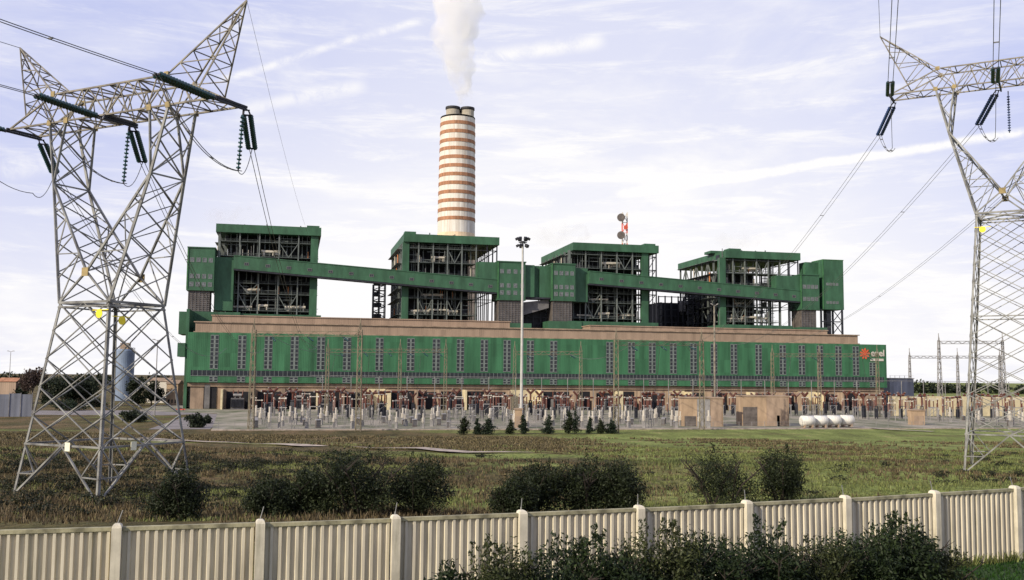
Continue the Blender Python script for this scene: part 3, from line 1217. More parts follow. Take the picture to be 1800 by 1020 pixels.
# the dust filter and duct mass between the two right-hand boiler houses
fu0, fu1 = uz(1158, 540, 85)[0], uz(1262, 540, 85)[0]
fl = pthing('dust_filter', 'dark mass of ducts and filter hoppers between the two right boiler houses', 'filter plant', fu0, 85)
of_ = (fu0, 85, 0)
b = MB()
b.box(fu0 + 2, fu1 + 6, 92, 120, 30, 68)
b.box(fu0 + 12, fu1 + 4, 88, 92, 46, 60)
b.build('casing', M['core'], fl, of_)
b = MB()
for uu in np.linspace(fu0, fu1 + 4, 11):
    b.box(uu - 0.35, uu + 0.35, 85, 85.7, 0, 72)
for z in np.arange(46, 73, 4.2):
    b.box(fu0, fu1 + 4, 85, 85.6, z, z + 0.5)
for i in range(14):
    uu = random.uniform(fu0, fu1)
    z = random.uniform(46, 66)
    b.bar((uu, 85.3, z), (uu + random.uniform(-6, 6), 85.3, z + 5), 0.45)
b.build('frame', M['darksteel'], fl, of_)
b = MB()
for uu in np.linspace(fu0 + 3, fu1 - 2, 6):
    b.cyl((uu, 89, random.uniform(46, 58)), (uu, 89, random.uniform(64, 71)), random.uniform(0.5, 1.3), 8)
b.build('duct', M['greypanel'], fl, of_)
b = MB()
gu = uz(1195, 530, 84)[0]
b.box(gu, gu + 3.6, 83, 87, 62, 69)
b.build('control_box', M['greyport'], fl, of_)

# ------------------------------------------------------------------ chimney and smoke
cu_, _ = uz(802, 400, 165)
cw = W(cu_, 165)
YC = cw.y
px_of = lambda z_: z_


def zc_at(py):
    return at(803, py, YC).z


ch = empty('chimney', 'tall white chimney with red brown bands and two sooty flues', 'chimney', cw)
r_b = 33.2 * YC / FPX
r_t = 30.8 * YC / FPX
z_top, z_low = zc_at(211), zc_at(402)


def rr_(z):
    t = (z - z_low) / (z_top - z_low)
    return r_b + (r_t - r_b) * t


b = MB()
segs = []
bands = [222, 237, 252.5, 266.5, 281.5, 296.5, 311.5, 326.6, 342, 357, 372.5, 387.7]
zs = sorted(zc_at(y) for y in bands)
th = 1.25
z = z_low - 4
b.mi = 2
b.lathe((0, 0, 0), (0, 0, z), [(0, r_b + 2.6), (1, rr_(z))], 40)
for zb_ in zs:
    b.mi = 0
    b.lathe((0, 0, z), (0, 0, zb_ - th), [(0, rr_(z)), (1, rr_(zb_ - th))], 40)
    b.mi = 1
    b.lathe((0, 0, zb_ - th), (0, 0, zb_ + th), [(0, rr_(zb_) + 0.25), (1, rr_(zb_) + 0.25)], 40)
    z = zb_ + th
b.mi = 0
b.lathe((0, 0, z), (0, 0, z_top), [(0, rr_(z)), (1, rr_(z_top))], 40)
b.build('shaft', [M['chimwhite'], M['chimred'], M['chimcream']], ch, smooth=False)
b = MB()
for i in range(40):
    a = 2 * math.pi * i / 40
    b.bar((r_t * math.cos(a), r_t * math.sin(a), z_top), (r_t * math.cos(a), r_t * math.sin(a), z_top + 1.2), 0.15)
b.lathe((0, 0, z_top + 1.1), (0, 0, z_top + 1.25), [(0, r_t), (1, r_t)], 40)
b.build('top_railing', M['soot'], ch)
zf = zc_at(192)
flue_pos = []
for px, dv, k in ((796, -3.5, 1.0), (822, -2.0, 0.95), (806, 5.5, 0.9), (817, 6.5, 0.9)):
    X = (px - 804.5) * YC / FPX
    r = 4.9 * k
    flue_pos.append((X, dv))
    f = MB()
    f.lathe((X, dv, z_top - 1), (X, dv, zf - 1.8), [(0, r), (1, r)], 22)
    fo = f.build('flue', M['flue'], ch)
    f = MB()
    f.lathe((X, dv, zf - 1.8), (X, dv, zf + 0.3), [(0, r + 0.1), (0.3, r + 0.5), (1, r + 0.4)], 22)
    f.build('flue_rim', M['soot'], fo)


def smoke_material():
    m = bpy.data.materials.new('steam')
    m.use_nodes = True
    n = m.node_tree
    n.nodes.remove(n.nodes['Principled BSDF'])
    v = n.nodes.new('ShaderNodeVolumePrincipled')
    v.inputs['Color'].default_value = (1.0, 0.995, 0.985, 1)
    v.inputs['Anisotropy'].default_value = 0.0
    t = n.nodes.new('ShaderNodeTexCoord')
    z = n.nodes.new('ShaderNodeTexNoise')
    z.inputs['Scale'].default_value = 0.075
    z.inputs['Detail'].default_value = 4
    z.inputs['Distortion'].default_value = 0.6
    n.links.new(t.outputs['Object'], z.inputs['Vector'])
    # density falls towards the plume's rim: distance from the wandering axis held in the 'core' attribute is not needed, noise does it
    mr = n.nodes.new('ShaderNodeMapRange')
    mr.inputs['From Min'].default_value = 0.34
    mr.inputs['From Max'].default_value = 0.62
    mr.inputs['To Min'].default_value = 0.0
    mr.inputs['To Max'].default_value = 0.10
    n.links.new(z.outputs['Fac'], mr.inputs['Value'])
    n.links.new(mr.outputs['Result'], v.inputs['Density'])
    n.links.new(v.outputs[0], n.nodes['Material Output'].inputs['Volume'])
    return m


def plume():
    prof = []          # centre px, half width px, py
    for py, cx, hw in ((187, 815, 13), (170, 816, 14), (150, 813, 18), (125, 807, 25), (100, 801, 31), (70, 799, 36), (40, 801, 41), (10, 804, 43), (-40, 806, 46), (-110, 806, 48)):
        prof.append((at(cx, py, YC) - cw, hw * YC / FPX))
    vs, fs = [], []
    n = 28
    # resample
    P = []
    for i in range(len(prof) - 1):
        for t in np.linspace(0, 1, 5)[:-1]:
            P.append((prof[i][0].lerp(prof[i + 1][0], t), prof[i][1] * (1 - t) + prof[i + 1][1] * t))
    P.append(prof[-1])
    for k, (c, r) in enumerate(P):
        for i in range(n):
            a = 2 * math.pi * i / n
            q = r * (1 + 0.16 * math.sin(3 * a + k * 0.55) + 0.12 * math.sin(5 * a - k * 0.9) + 0.06 * random.uniform(-1, 1))
            vs.append((c.x + q * math.cos(a), c.y + q * math.sin(a), c.z))
    for k in range(len(P) - 1):
        for i in range(n):
            j = (i + 1) % n
            fs.append((k * n + i, k * n + j, (k + 1) * n + j, (k + 1) * n + i))
    fs.append(tuple(range(n - 1, -1, -1)))
    fs.append(tuple(range((len(P) - 1) * n, len(P) * n)))
    me = bpy.data.meshes.new('smoke')
    me.from_pydata(vs, [], fs)
    me.materials.append(smoke_material())
    o = bpy.data.objects.new('smoke', me)
    o.location = cw
    COL.objects.link(o)
    tag(o, 'pale plume of steam rising from the striped chimney', 'smoke', kind='stuff')


plume()


def wisp(label, px, py, v, hw, hh, seed):
    u, z = uz(px, py, v)
    c = W(u, v, z)
    b = MB()
    r = random.Random(seed)
    n, m = 16, 9
    vs, fs = [], []
    for j in range(m + 1):
        t = math.pi * j / m
        for i in range(n):
            a = 2 * math.pi * i / n
            k = 1 + 0.3 * math.sin(3 * a + seed + j) * math.sin(2 * t)
            vs.append((hw * math.sin(t) * math.cos(a) * k, hw * 0.5 * math.sin(t) * math.sin(a) * k, hh * math.cos(t) * (1 + 0.15 * math.sin(2 * a + seed))))
    for j in range(m):
        for i in range(n):
            fs.append((j * n + i, (j + 1) * n + i, (j + 1) * n + (i + 1) % n, j * n + (i + 1) % n))
    b.add(vs, fs)
    mm = smoke_material()
    nt_ = mm.node_tree
    for q in nt_.nodes:
        if q.type == 'MAP_RANGE':
            q.inputs['From Min'].default_value = 0.47
            q.inputs['From Max'].default_value = 0.75
            q.inputs['To Max'].default_value = 0.035
        if q.type == 'PRINCIPLED_VOLUME':
            q.inputs['Color'].default_value = (0.86, 0.82, 0.80, 1)
    o = b.build('steam', mm)
    o.location = c
    tag(o, label, 'steam', kind='stuff')


wisp('faint grey steam wisp left of the third boiler house roof', 985, 412, 130, 22, 9, 1)
wisp('faint grey steam wisp over the leftmost boiler house roof', 410, 378, 120, 20, 6, 2)
wisp('faint grey steam wisp over the rightmost boiler house roof', 1300, 420, 130, 18, 7, 3)

# red and white dish mast behind the third boiler house
mu, _ = uz(1098, 420, 190)
mw = W(mu, 190)
mt = empty('dish_mast', 'slim red and white lattice mast carrying round dishes above a boiler house roof', 'mast', mw)
zt_ = at(1098, 374, mw.y).z
b = MB()
n = 18
hw = 1.9
zz = np.linspace(0, zt_, n + 1)
for i in range(n):
    b.mi = i % 2
    for sx in (-1, 1):
        for sy in (-1, 1):
            b.bar((sx * hw, sy * hw, zz[i]), (sx * hw, sy * hw, zz[i + 1]), 0.5)
    b.bar((-hw, -hw, zz[i]), (hw, -hw, zz[i + 1]), 0.4)
    b.bar((hw, -hw, zz[i]), (-hw, -hw, zz[i + 1]), 0.4)
    b.bar((-hw, -hw, zz[i]), (hw, -hw, zz[i]), 0.4)
    b.bar((-hw, hw, zz[i]), (hw, hw, zz[i + 1]), 0.4)
b.build('lattice', [M['redmast'], M['white']], mt)
for py, s in ((384, 1), (415, 1)):
    z = at(1090, py, mw.y).z
    b = MB()
    b.cyl((-2.2, -1.5, z), (-3.2, -1.8, z), 0.4, 8)
    b.lathe((-3.0, -1.6, z), (-3.2, -4.4, z), [(0, 0.8), (0.35, 2.3), (0.6, 3.0), (1, 3.1)], 18)
    b.build('dish', M['louvre'], mt)
z = at(1099, 401, mw.y).z
b = MB()
b.lathe((0.5, -2.1, z), (0.5, -3.6, z), [(0, 0.6), (0.5, 1.6), (1, 1.7)], 14)
b.build('dish', M['redmast'], mt)

# ------------------------------------------------------------------ pylons
HD = dict(ws=2.91, zk=10.43, lk=5.7, dk=1.83, zc=2.53, dc=2.8, zb=15.95, li=4.93, lo=7.02, db=1.49, zt=18.48, la=12.3, lp=13.54, zp=24.1)


def pylon(label, loc, th, zw, belts, hs=4.9, plates=()):
    """Waist height zw above the foot; the head above the waist is the same on both pylons."""
    root = empty('pylon', label, 'pylon', loc, th, 'lattice pylons standing in the meadow')
    ws = HD['ws']
    H = {k: (v + zw if k[0] == 'z' else v) for k, v in HD.items()}
    steel = M['galv']
    corners = [(-1, -1), (1, -1), (1, 1), (-1, 1)]

    def half(z):
        return hs + (ws - hs) * z / zw

    def node(c, z):
        return Vector((c[0] * half(z), c[1] * half(z), z))

    LEGW = 0.235
    for c in corners:
        b = MB()
        b.angle(node(c, -0.4), node(c, zw), LEGW, 0.05, (-c[0], 0, 0), (0, -c[1], 0))
        lg = b.build('leg', steel, root)
        f = MB()
        f.box(c[0] * hs - 0.35, c[0] * hs + 0.35, c[1] * hs - 0.35, c[1] * hs + 0.35, -0.8, 0.12)
        f.build('footing', M['path'], lg)
    b = MB()
    zb0 = belts[0]
    for i in range(4):
        c, d = corners[i], corners[(i + 1) % 4]
        p0, p1 = node(c, zb0), node(d, zb0)
        mid = (p0 + p1) / 2
        b.bar(p0, p1, 0.15)
        for e in (c, d):
            ft = node(e, 0.1)
            b.bar(ft, mid, 0.14)
            q = ft.lerp(mid, 0.45)
            s1 = node(e, zb0 * 0.45)
            b.bar(s1, q, 0.1)
            b.bar(node(e, zb0), q, 0.1)
        lv = list(belts) + [zw]
        for z0, z1 in zip(lv, lv[1:]):
            n = max(3, int(round((z1 - z0) / 2.1)))
            zz = [z0 + (z1 - z0) * k / n for k in range(n + 1)]
            for k in range(n + 1):
                for (m, o) in ((c, d), (d, c)):
                    if k + 2 <= n:
                        b.bar(node(m, zz[k]), node(o, zz[k + 2]), 0.08)
                    elif k + 1 <= n:
                        b.bar(node(m, zz[k]), (node(o, zz[n]) + node(m, zz[n])) / 2, 0.09)
            b.bar(node(c, zz[1]), (node(c, z0) + node(d, z0)) / 2, 0.1)
            b.bar(node(d, zz[1]), (node(c, z0) + node(d, z0)) / 2, 0.1)
            b.bar(node(c, z1), node(d, z1), 0.13)
    b.build('body_lattice', steel, root)
    b = MB()
    for i in range(4):
        c, d = corners[i], corners[(i + 1) % 4]
        b.bar(node(c, zw), node(d, zw), 0.2)
        b.bar(node(c, zw - 0.35), node(d, zw - 0.35), 0.13)
    b.bar(node(corners[0], zw), node(corners[2], zw), 0.13)
    b.bar(node(corners[1], zw), node(corners[3], zw), 0.13)
    b.build('waist_frame', steel, root)
    # the two arms of the window, each pinched at a knee
    for s in (-1, 1):
        b = MB()
        for y in (-1, 1):
            corner = Vector((s * ws, y * ws, zw))
            crotch = Vector((0, y * H['dc'], H['zc']))
            knee = Vector((s * H['lk'], y * H['dk'], H['zk']))
            no = Vector((s * H['lo'], y * H['db'], H['zb']))
            ni = Vector((s * H['li'], y * H['db'], H['zb']))
            b.bar(corner, knee, 0.2)
            b.bar(crotch, knee, 0.17)
            b.bar(knee, no, 0.19)
            b.bar(knee, ni, 0.17)
            b.bar(corner, crotch, 0.15)
            b.lace(corner, knee, crotch, knee, 5, 0.085, rungs=True)
            b.lace(knee, no, knee, ni, 3, 0.09)
        k0, k1 = Vector((s * H['lk'], -H['dk'], H['zk'])), Vector((s * H['lk'], H['dk'], H['zk']))
        b.lace(Vector((s * ws, -ws, zw)), k0, Vector((s * ws, ws, zw)), k1, 4, 0.09, cross=True)
        b.lace(Vector((0, -H['dc'], H['zc'])), k0, Vector((0, H['dc'], H['zc'])), k1, 4, 0.085, cross=True)
        b.lace(k0, Vector((s * H['lo'], -H['db'], H['zb'])), k1, Vector((s * H['lo'], H['db'], H['zb'])), 2, 0.1, cross=True)
        b.lace(k0, Vector((s * H['li'], -H['db'], H['zb'])), k1, Vector((s * H['li'], H['db'], H['zb'])), 2, 0.1, cross=True)
        b.bar(k0, k1, 0.12)
        b.build('window_arm', steel, root)
    # bridge beam
    b = MB()
    lo = H['lo']
    for y in (-1, 1):
        b.bar((-lo, y * H['db'], H['zb']), (lo, y * H['db'], H['zb']), 0.14)
        b.bar((-lo + 0.6, y * H['db'], H['zt']), (lo - 0.3, y * H['db'], H['zt']), 0.14)
        b.lace((-lo, y * H['db'], H['zb']), (lo, y * H['db'], H['zb']), (-lo + 0.6, y * H['db'], H['zt']), (lo - 0.3, y * H['db'], H['zt']), 12, 0.085)
        b.lace((-lo, y * H['db'], H['zt']), (lo, y * H['db'], H['zt']), (-lo, y * H['db'], H['zb']), (lo, y * H['db'], H['zb']), 6, 0.09)
    b.lace((-lo, -H['db'], H['zb']), (lo, -H['db'], H['zb']), (-lo, H['db'], H['zb']), (lo, H['db'], H['zb']), 8, 0.1, rungs=True)
    b.lace((-lo + 0.6, -H['db'], H['zt']), (lo - 0.3, -H['db'], H['zt']), (-lo + 0.6, H['db'], H['zt']), (lo - 0.3, H['db'], H['zt']), 8, 0.1, rungs=True)
    b.build('bridge_beam', M['galvtan'], root)
    for s in (-1, 1):
        b = MB()
        te = {y: Vector((s * H['la'], y * H['db'], H['zb'])) for y in (-1, 1)}
        for y in (-1, 1):
            lo_ = Vector((s * lo, y * H['db'], H['zb']))
            up_ = Vector((s * (lo - 0.4), y * H['db'], H['zt']))
            b.bar(lo_, te[y], 0.15)
            b.bar(up_, te[y], 0.13)
            b.lace(lo_, te[y], up_, te[y], 4, 0.08)
        b.lace(Vector((s * lo, -H['db'], H['zb'])), te[-1], Vector((s * lo, H['db'], H['zb'])), te[1], 3, 0.08, rungs=True)
        b.build('cross_arm', M['galvtan'], root)
        b = MB()
        for dz in (0, 0.22):
            b.bar(te[-1] + Vector((0, -0.3, -dz)), te[1] + Vector((0, 0.3, -dz)), 0.17)
        b.bar(te[-1] + Vector((0, -0.2, -0.22)), te[-1] + Vector((0, -0.2, 0)), 0.17)
        b.build('arm_end', M['darksteel'], root)
        b = MB()
        pk = Vector((s * H['lp'], 0, H['zp']))
        base = [Vector((s * (lo - 0.3), -H['db'], H['zt'])), Vector((s * (lo - 0.3), H['db'], H['zt'])), Vector((s * 10.2, H['db'], H['zb'] + 1.0)), Vector((s * 10.2, -H['db'], H['zb'] + 1.0))]
        for i in range(4):
            b.bar(base[i], pk, 0.11)
            b.lace(base[i], pk, base[(i + 1) % 4], pk, 6, 0.075, rungs=i % 2 == 0)
        b.build('earth_wire_peak', M['galvtan'], root)
    b = MB()
    for dz in (0.16, 0.38):
        b.bar((0, -H['db'] - 0.3, H['zb'] - dz), (0, H['db'] + 0.3, H['zb'] - dz), 0.17)
    b.bar((0, -H['db'] - 0.2, H['zb'] - 0.38), (0, -H['db'] - 0.2, H['zb'] - 0.16), 0.17)
    b.build('hanger_beam', M['darksteel'], root)
    # gusset plates where members meet
    for s in (-1, 1):
        for y in (-1, 1):
            for (l, d, z) in ((H['lo'], H['db'], H['zb']), (H['li'], H['db'], H['zb']), (H['lo'] - 0.3, H['db'], H['zt'])):
                x, yy = s * l, y * (d + 0.1)
                b = MB()
                b.box(x - 0.24, x + 0.24, yy - 0.04, yy + 0.04, z - 0.24, z + 0.24)
                b.build('gusset_plate', M['gusset'], root)
        b = MB()
        b.box(-0.36, 0.36, s * (H['dc'] + 0.14) - 0.04, s * (H['dc'] + 0.14) + 0.04, H['zc'] - 0.4, H['zc'] + 0.3)
        b.build('gusset_plate', M['gusset'], root)
    for face, t, z, kind in plates:
        b = MB()
        h = half(z) + 0.16
        ang = {'f': 0, 'r': math.pi / 2}[face]
        if kind == 'disc':
            b.cyl((t, -h - 0.02, z), (t, -h - 0.06, z), 0.36, 18)
            b.bar((t - 0.9, -h + 0.08, z + 0.3), (t + 0.9, -h + 0.08, z + 0.3), 0.06)
        else:
            b.box(t - 0.28, t + 0.28, -h - 0.05, -h - 0.01, z - 0.34, z + 0.34)
        o = b.build('warning_disc' if kind == 'disc' else 'number_plate', M['yellow'] if kind == 'disc' else M['plate'], root)
        o.rotation_euler = (0, 0, ang)
    return root, H


TH_L = -0.4652
PL = Vector((-33.57, 82.61, 7.9))
zwL = 23.71 - 7.9
pyl, HL = pylon('large grey lattice pylon at the left, near the concrete fence', PL, TH_L, zwL, (4.3,),
                plates=(('f', 0.9, 4.25, 'plate'), ('r', -1.3, 4.3, 'plate'), ('f', 2.2, zwL - 1.0, 'disc'), ('r', -1.9, zwL - 1.5, 'disc')))
TH_R = -0.519
PR = Vector((58.58, 115.94, 7.3))
zwR = 37.69 - 7.3
pyr, HR = pylon('tall pale lattice pylon cut off by the right edge of the photo', PR, TH_R, zwR, (4.6, 18.2),
                plates=(('f', -2.2, zwR - 2.0, 'disc'),))


def pl_pt(base, th, l, d, z):
    c, s = math.cos(th), math.sin(th)
    return Vector((base.x + l * c - d * s, base.y + l * s + d * c, base.z + z))


def disc_profile(n, r, core):
    pr = []
    for i in range(n):
        t = i / n
        w = 1.0 / n
        pr += [(t, core), (t + 0.35 * w, core), (t + 0.5 * w, r), (t + 0.8 * w, r * 0.9), (t + 0.9 * w, core)]
    pr.append((1, core))
    return pr


def insulators(label, p, q, double, mtl, link=0.35, n=17, r=0.23, gap=0.56, group='insulator strings of the pylons'):
    """From the steel at p towards the wire at q; the first part of the way is a link rod."""
    p, q = Vector(p), Vector(q)
    root = empty('insulator_string', label, 'insulator', p, 0, group)
    d = q - p
    side = d.cross(Vector((0, 0, 1)))
    side = side.normalized() if side.length > 0.05 else Vector((1, 0, 0))
    a = d * link
    e = d * 0.97
    b = MB()
    offs = (-gap / 2, gap / 2) if double else (0,)
    for s in offs:
        b.bar(side * s * 0.6, a + side * s, 0.1)
    if double:
        b.bar(-side * gap * 0.5, side * gap * 0.5, 0.1)
        b.bar(a - side * gap * 0.7, a + side * gap * 0.7, 0.12)
    b.build('yoke', M['darksteel'], root)
    b = MB()
    b.bar(e, d, 0.1)
    if double:
        b.bar(e - side * gap * 0.7, e + side * gap * 0.7, 0.12)
    b.build('wire_clamp', M['darksteel'], root)
    for s in offs:
        b = MB()
        b.lathe(a + side * s, e + side * s, disc_profile(n, r, r * 0.32), 9)
        b.build('disc_string', mtl, root, smooth=True)
    return root


def sag_line(p, q, sag, n=24):
    p, q = Vector(p), Vector(q)
    return [p.lerp(q, i / n) - Vector((0, 0, sag * 4 * (i / n) * (1 - i / n))) for i in range(n + 1)]


def wire(label, paths, r, group, name='power_line', cat='wire', spacers=()):
    o = paths[0][0]
    b = MB()
    for pts in paths:
        b.tube(pts, r, 5)
    if len(paths) > 1 and len(paths[0]) == len(paths[1]):
        for t in (0.15, 0.4, 0.65, 0.9):
            i = int(t * (len(paths[0]) - 1))
            b.bar(paths[0][i], paths[1][i], r * 3)
    ob = b.build(name, M['wire'], off=o)
    ob.location = o
    return tag(ob, label, cat, group)


def bundle(p, q, sag, sep=0.4):
    d = (Vector(q) - Vector(p))
    s = d.cross(Vector((0, 0, 1))).normalized() * sep / 2
    return [sag_line(Vector(p) - s, Vector(q) - s, sag), sag_line(Vector(p) + s, Vector(q) + s, sag)]


# left pylon: near-side strings point over the viewer's left, far-side strings towards the yard
e2 = Vector((-math.sin(TH_L), math.cos(TH_L), 0))
ends = {'outer': at(398, 612, 372), 'middle': at(470, 606, 372), 'inner': at(560, 600, 372)}
for key, lat, words_n, words_f in (('outer', -HL['la'], 'near', 'far'), ('middle', -0.6, 'near', 'far'), ('inner', HL['la'], 'near', 'far')):
    dep = 0.0 if key != 'middle' else 0.0
    tip = pl_pt(PL, TH_L, lat, -HL['db'] - 0.25, HL['zb'] - 0.25)
    tip2 = pl_pt(PL, TH_L, lat, HL['db'] + 0.25, HL['zb'] - 0.25)
    where = {'outer': 'left arm tip', 'middle': 'middle of the beam', 'inner': 'right arm tip'}[key]
    q = tip - e2 * 6.2 + Vector((0, 0, 0.3))
    insulators(f'double insulator string at the {where} of the left pylon, near side', tip, q, True, M['insul'], 0.07, n=19)
    far = q - e2 * 70 + Vector((0, 0, 3.0))
    wire(f'twin power line at the {where} of the left pylon, away from plant', bundle(q, far, 1.2), 0.034, 'conductors of the pylons')
    en = ends[key]
    dd = (en - tip2)
    dd = Vector((dd.x, dd.y, 0)).normalized()
    q2 = tip2 + dd * 6.0 - Vector((0, 0, 1.9))
    insulators(f'double insulator string at the {where} of the left pylon, plant side', tip2, q2, True, M['insul'], 0.12, n=15)
    wire(f'twin power line from the {where} of the left pylon to the plant', bundle(q2, en, 9.0), 0.032, 'conductors of the pylons')
    if key != 'outer':
        s0 = tip2 - Vector((0, 0, 0.1)) - e2 * 0.35
        s1 = s0 - Vector((0.25, 0, 5.0))
        insulators(f'thin vertical insulator string hanging under the {where} of the left pylon', s0, s1, False, M['insul'], 0.08, n=13, r=0.2)
        mid = s1
        lp = [sag_line(q, mid, 1.6, 14), sag_line(q + Vector((0.3, 0, 0)), mid + Vector((0.3, 0, 0)), 1.7, 14), sag_line(mid, q2, 1.0, 10)]
    else:
        m0 = tip2 + Vector((-0.5, 0, -5.0))
        lp = [sag_line(q, m0, 1.6, 14), sag_line(m0, q2, 1.2, 10)]
    wire(f'slack jumper loop under the {where} of the left pylon', lp, 0.035, 'jumper loops under the pylon arms', 'jumper_wire')
pk = pl_pt(PL, TH_L, HL['lp'], 0, HL['zp'])
wire('thin earth wire running down from the right peak of the left pylon', [sag_line(pk, at(575, 470, 372), 6)], 0.014, 'earth wires', 'earth_wire')
pk = pl_pt(PL, TH_L, -HL['lp'], 0, HL['zp'])
wire('thin earth wire leaving the left peak of the left pylon', [sag_line(pk, pk - e2 * 70 + Vector((0, 0, 2)), 1)], 0.03, 'earth wires', 'earth_wire')

# right pylon
endsR = {'outer': at(1205, 604, 392), 'middle': at(1290, 606, 400), 'inner': at(1360, 605, 410)}
upR = {'outer': Vector((-0.345, -0.939, 0)), 'middle': Vector((-0.435, -0.90, 0)), 'inner': Vector((-0.47, -0.88, 0))}
for key, lat in (('outer', -HR['la']), ('middle', -0.4), ('inner', HR['la'])):
    where = {'outer': 'left arm tip', 'middle': 'middle of the beam', 'inner': 'hidden right arm'}[key]
    tip = pl_pt(PR, TH_R, lat, -HR['db'] - 0.25, HR['zb'] - 0.25)
    tip2 = pl_pt(PR, TH_R, lat, HR['db'] + 0.25, HR['zb'] - 0.25)
    en = endsR[key]
    dd = en - tip2
    dd = Vector((dd.x, dd.y, 0)).normalized()
    q2 = tip2 + dd * 6.8 - Vector((0, 0, 2.6))
    if key != 'inner':
        q = tip + upR[key] * 6.0 + Vector((0, 0, 0.1))
        insulators(f'dark double insulator string at the {where} of the right pylon, near side', tip, q, True, M['insul'], 0.07)
        wire(f'twin power line rising steeply from the {where} of the right pylon', bundle(q, q + upR[key] * 80 + Vector((0, 0, 2)), 1.0, 0.55), 0.04, 'conductors of the pylons')
        insulators(f'blue double insulator string at the {where} of the right pylon, plant side', tip2, q2, True, M['insulblue'], 0.12, n=15, gap=0.55)
        m0 = tip2 + dd * 1.2 - Vector((0, 0, 5.6))
        lp = [sag_line(q2, m0, 1.0, 12), sag_line(q2 + Vector((0.35, 0, 0)), m0 + Vector((0.35, 0, 0.0)), 1.2, 12), sag_line(m0, q, 1.2, 12)]
        wire(f'slack jumper loop under the {where} of the right pylon', lp, 0.035, 'jumper loops under the pylon arms', 'jumper_wire')
    if key == 'middle':
        s0 = tip2 + Vector((1.4, 0.2, 0))
        insulators('thin vertical insulator string hanging under the beam of the right pylon', s0, s0 - Vector((0, 0, 5.2)), False, M['insulblue'], 0.1, n=14, r=0.18)
    wire({'outer': 'twin power line from the left arm of the right pylon to the plant',
          'middle': 'twin power line from the beam of the right pylon to the plant',
          'inner': 'lowest of the twin power lines sloping left from the right edge towards the plant'}[key], bundle(q2, en, 7.0, 0.55), 0.03, 'conductors of the pylons')
pk = pl_pt(PR, TH_R, -HR['lp'], 0, HR['zp'])
wire('thin earth wire rising from the left peak of the right pylon', [sag_line(pk, pk + Vector((-0.36, -0.93, 0)) * 80 + Vector((0, 0, 2)), 1)], 0.03, 'earth wires', 'earth_wire')

# ------------------------------------------------------------------ floodlight masts
def on_yard(px, Y):
    p = at(px, 600, Y)
    return Vector((p.x, p.y, 0.0))


FY = 365
fp = on_yard(917.5, FY)
fp0 = fp.copy()
ft = at(922, 424, FY)
fm = empty('floodlight_mast', 'tall slim floodlight mast with a crown of dark lamps before the hall', 'floodlight mast', fp)
b = MB()
b.cyl((0, 0, 0), (0, 0, ft.z), 0.62, 14, 0.36)
b.build('pole', M['mast'], fm)
b = MB()
for i in range(10):
    a0, a1 = 2 * math.pi * i / 10, 2 * math.pi * (i + 1) / 10
    b.bar((1.5 * math.cos(a0), 1.5 * math.sin(a0), ft.z - 0.5), (1.5 * math.cos(a1), 1.5 * math.sin(a1), ft.z - 0.5), 0.18)
    if i % 2:
        b.bar((0, 0, ft.z - 0.5), (1.5 * math.cos(a0), 1.5 * math.sin(a0), ft.z - 0.5), 0.15)
b.build('lamp_ring', M['darksteel'], fm)
for zz_, nn, rr in ((1.0, 6, 1.9), (-1.6, 5, 1.6)):
    for i in range(nn):
        a = 2 * math.pi * (i + (0.5 if nn == 5 else 0.0)) / nn
        c = Vector((rr * math.cos(a), rr * math.sin(a), ft.z + zz_))
        o = Vector((math.cos(a), math.sin(a), -0.55)).normalized()
        b = MB()
        b.bar((0.4 * math.cos(a), 0.4 * math.sin(a), ft.z - 0.5), c, 0.16)
        b.bar(c - o * 0.2, c + o * 0.95, 1.15, 0.85)
        b.build('lamp', M['darksteel'], fm)
fp = on_yard(1256, 400)
ft = at(1254, 536, 400)
fm2 = empty('floodlight_mast', 'shorter pale lamp pole with a small lamp head standing before the fourth boiler house', 'floodlight mast', fp)
b = MB()
b.cyl((0, 0, 0), (0, 0, ft.z), 0.55, 12, 0.3)
b.build('pole', M['galvtan'], fm2)
for s in (-1, 1):
    b = MB()
    b.bar((0, 0, ft.z - 0.6), (s * 1.1, 0, ft.z + 0.1), 0.18)
    b.bar((s * 0.7, -0.4, ft.z), (s * 1.5, -0.5, ft.z + 0.45), 0.7, 0.4)
    b.build('lamp', M['greyport'], fm2)

# ------------------------------------------------------------------ switchyard gantries
def lattice_post(b, x, y, z1, w0, w1, n, t=0.16):
    for sx in (-1, 1):
        for sy in (-1, 1):
            b.bar((x + sx * w0 / 2, y + sy * w0 / 2, 0), (x + sx * w1 / 2, y + sy * w1 / 2, z1), t)
    for (a, c) in (((-1, -1), (1, -1)), ((1, -1), (1, 1)), ((1, 1), (-1, 1)), ((-1, 1), (-1, -1))):
        b.lace((x + a[0] * w0 / 2, y + a[1] * w0 / 2, 0), (x + a[0] * w1 / 2, y + a[1] * w1 / 2, z1), (x + c[0] * w0 / 2, y + c[1] * w0 / 2, 0), (x + c[0] * w1 / 2, y + c[1] * w1 / 2, z1), n, t * 0.65)


def lattice_beam(b, p, q, h, d, n, t=0.14):
    p, q = Vector(p), Vector(q)
    dn = Vector((0, 0, -h))
    bk = (q - p).cross(Vector((0, 0, 1))).normalized() * d
    for o in (Vector(), dn, bk, bk + dn):
        b.bar(p + o, q + o, t)
    b.lace(p, q, p + dn, q + dn, n, t * 0.65)
    b.lace(p + bk, q + bk, p + dn + bk, q + dn + bk, n, t * 0.65)


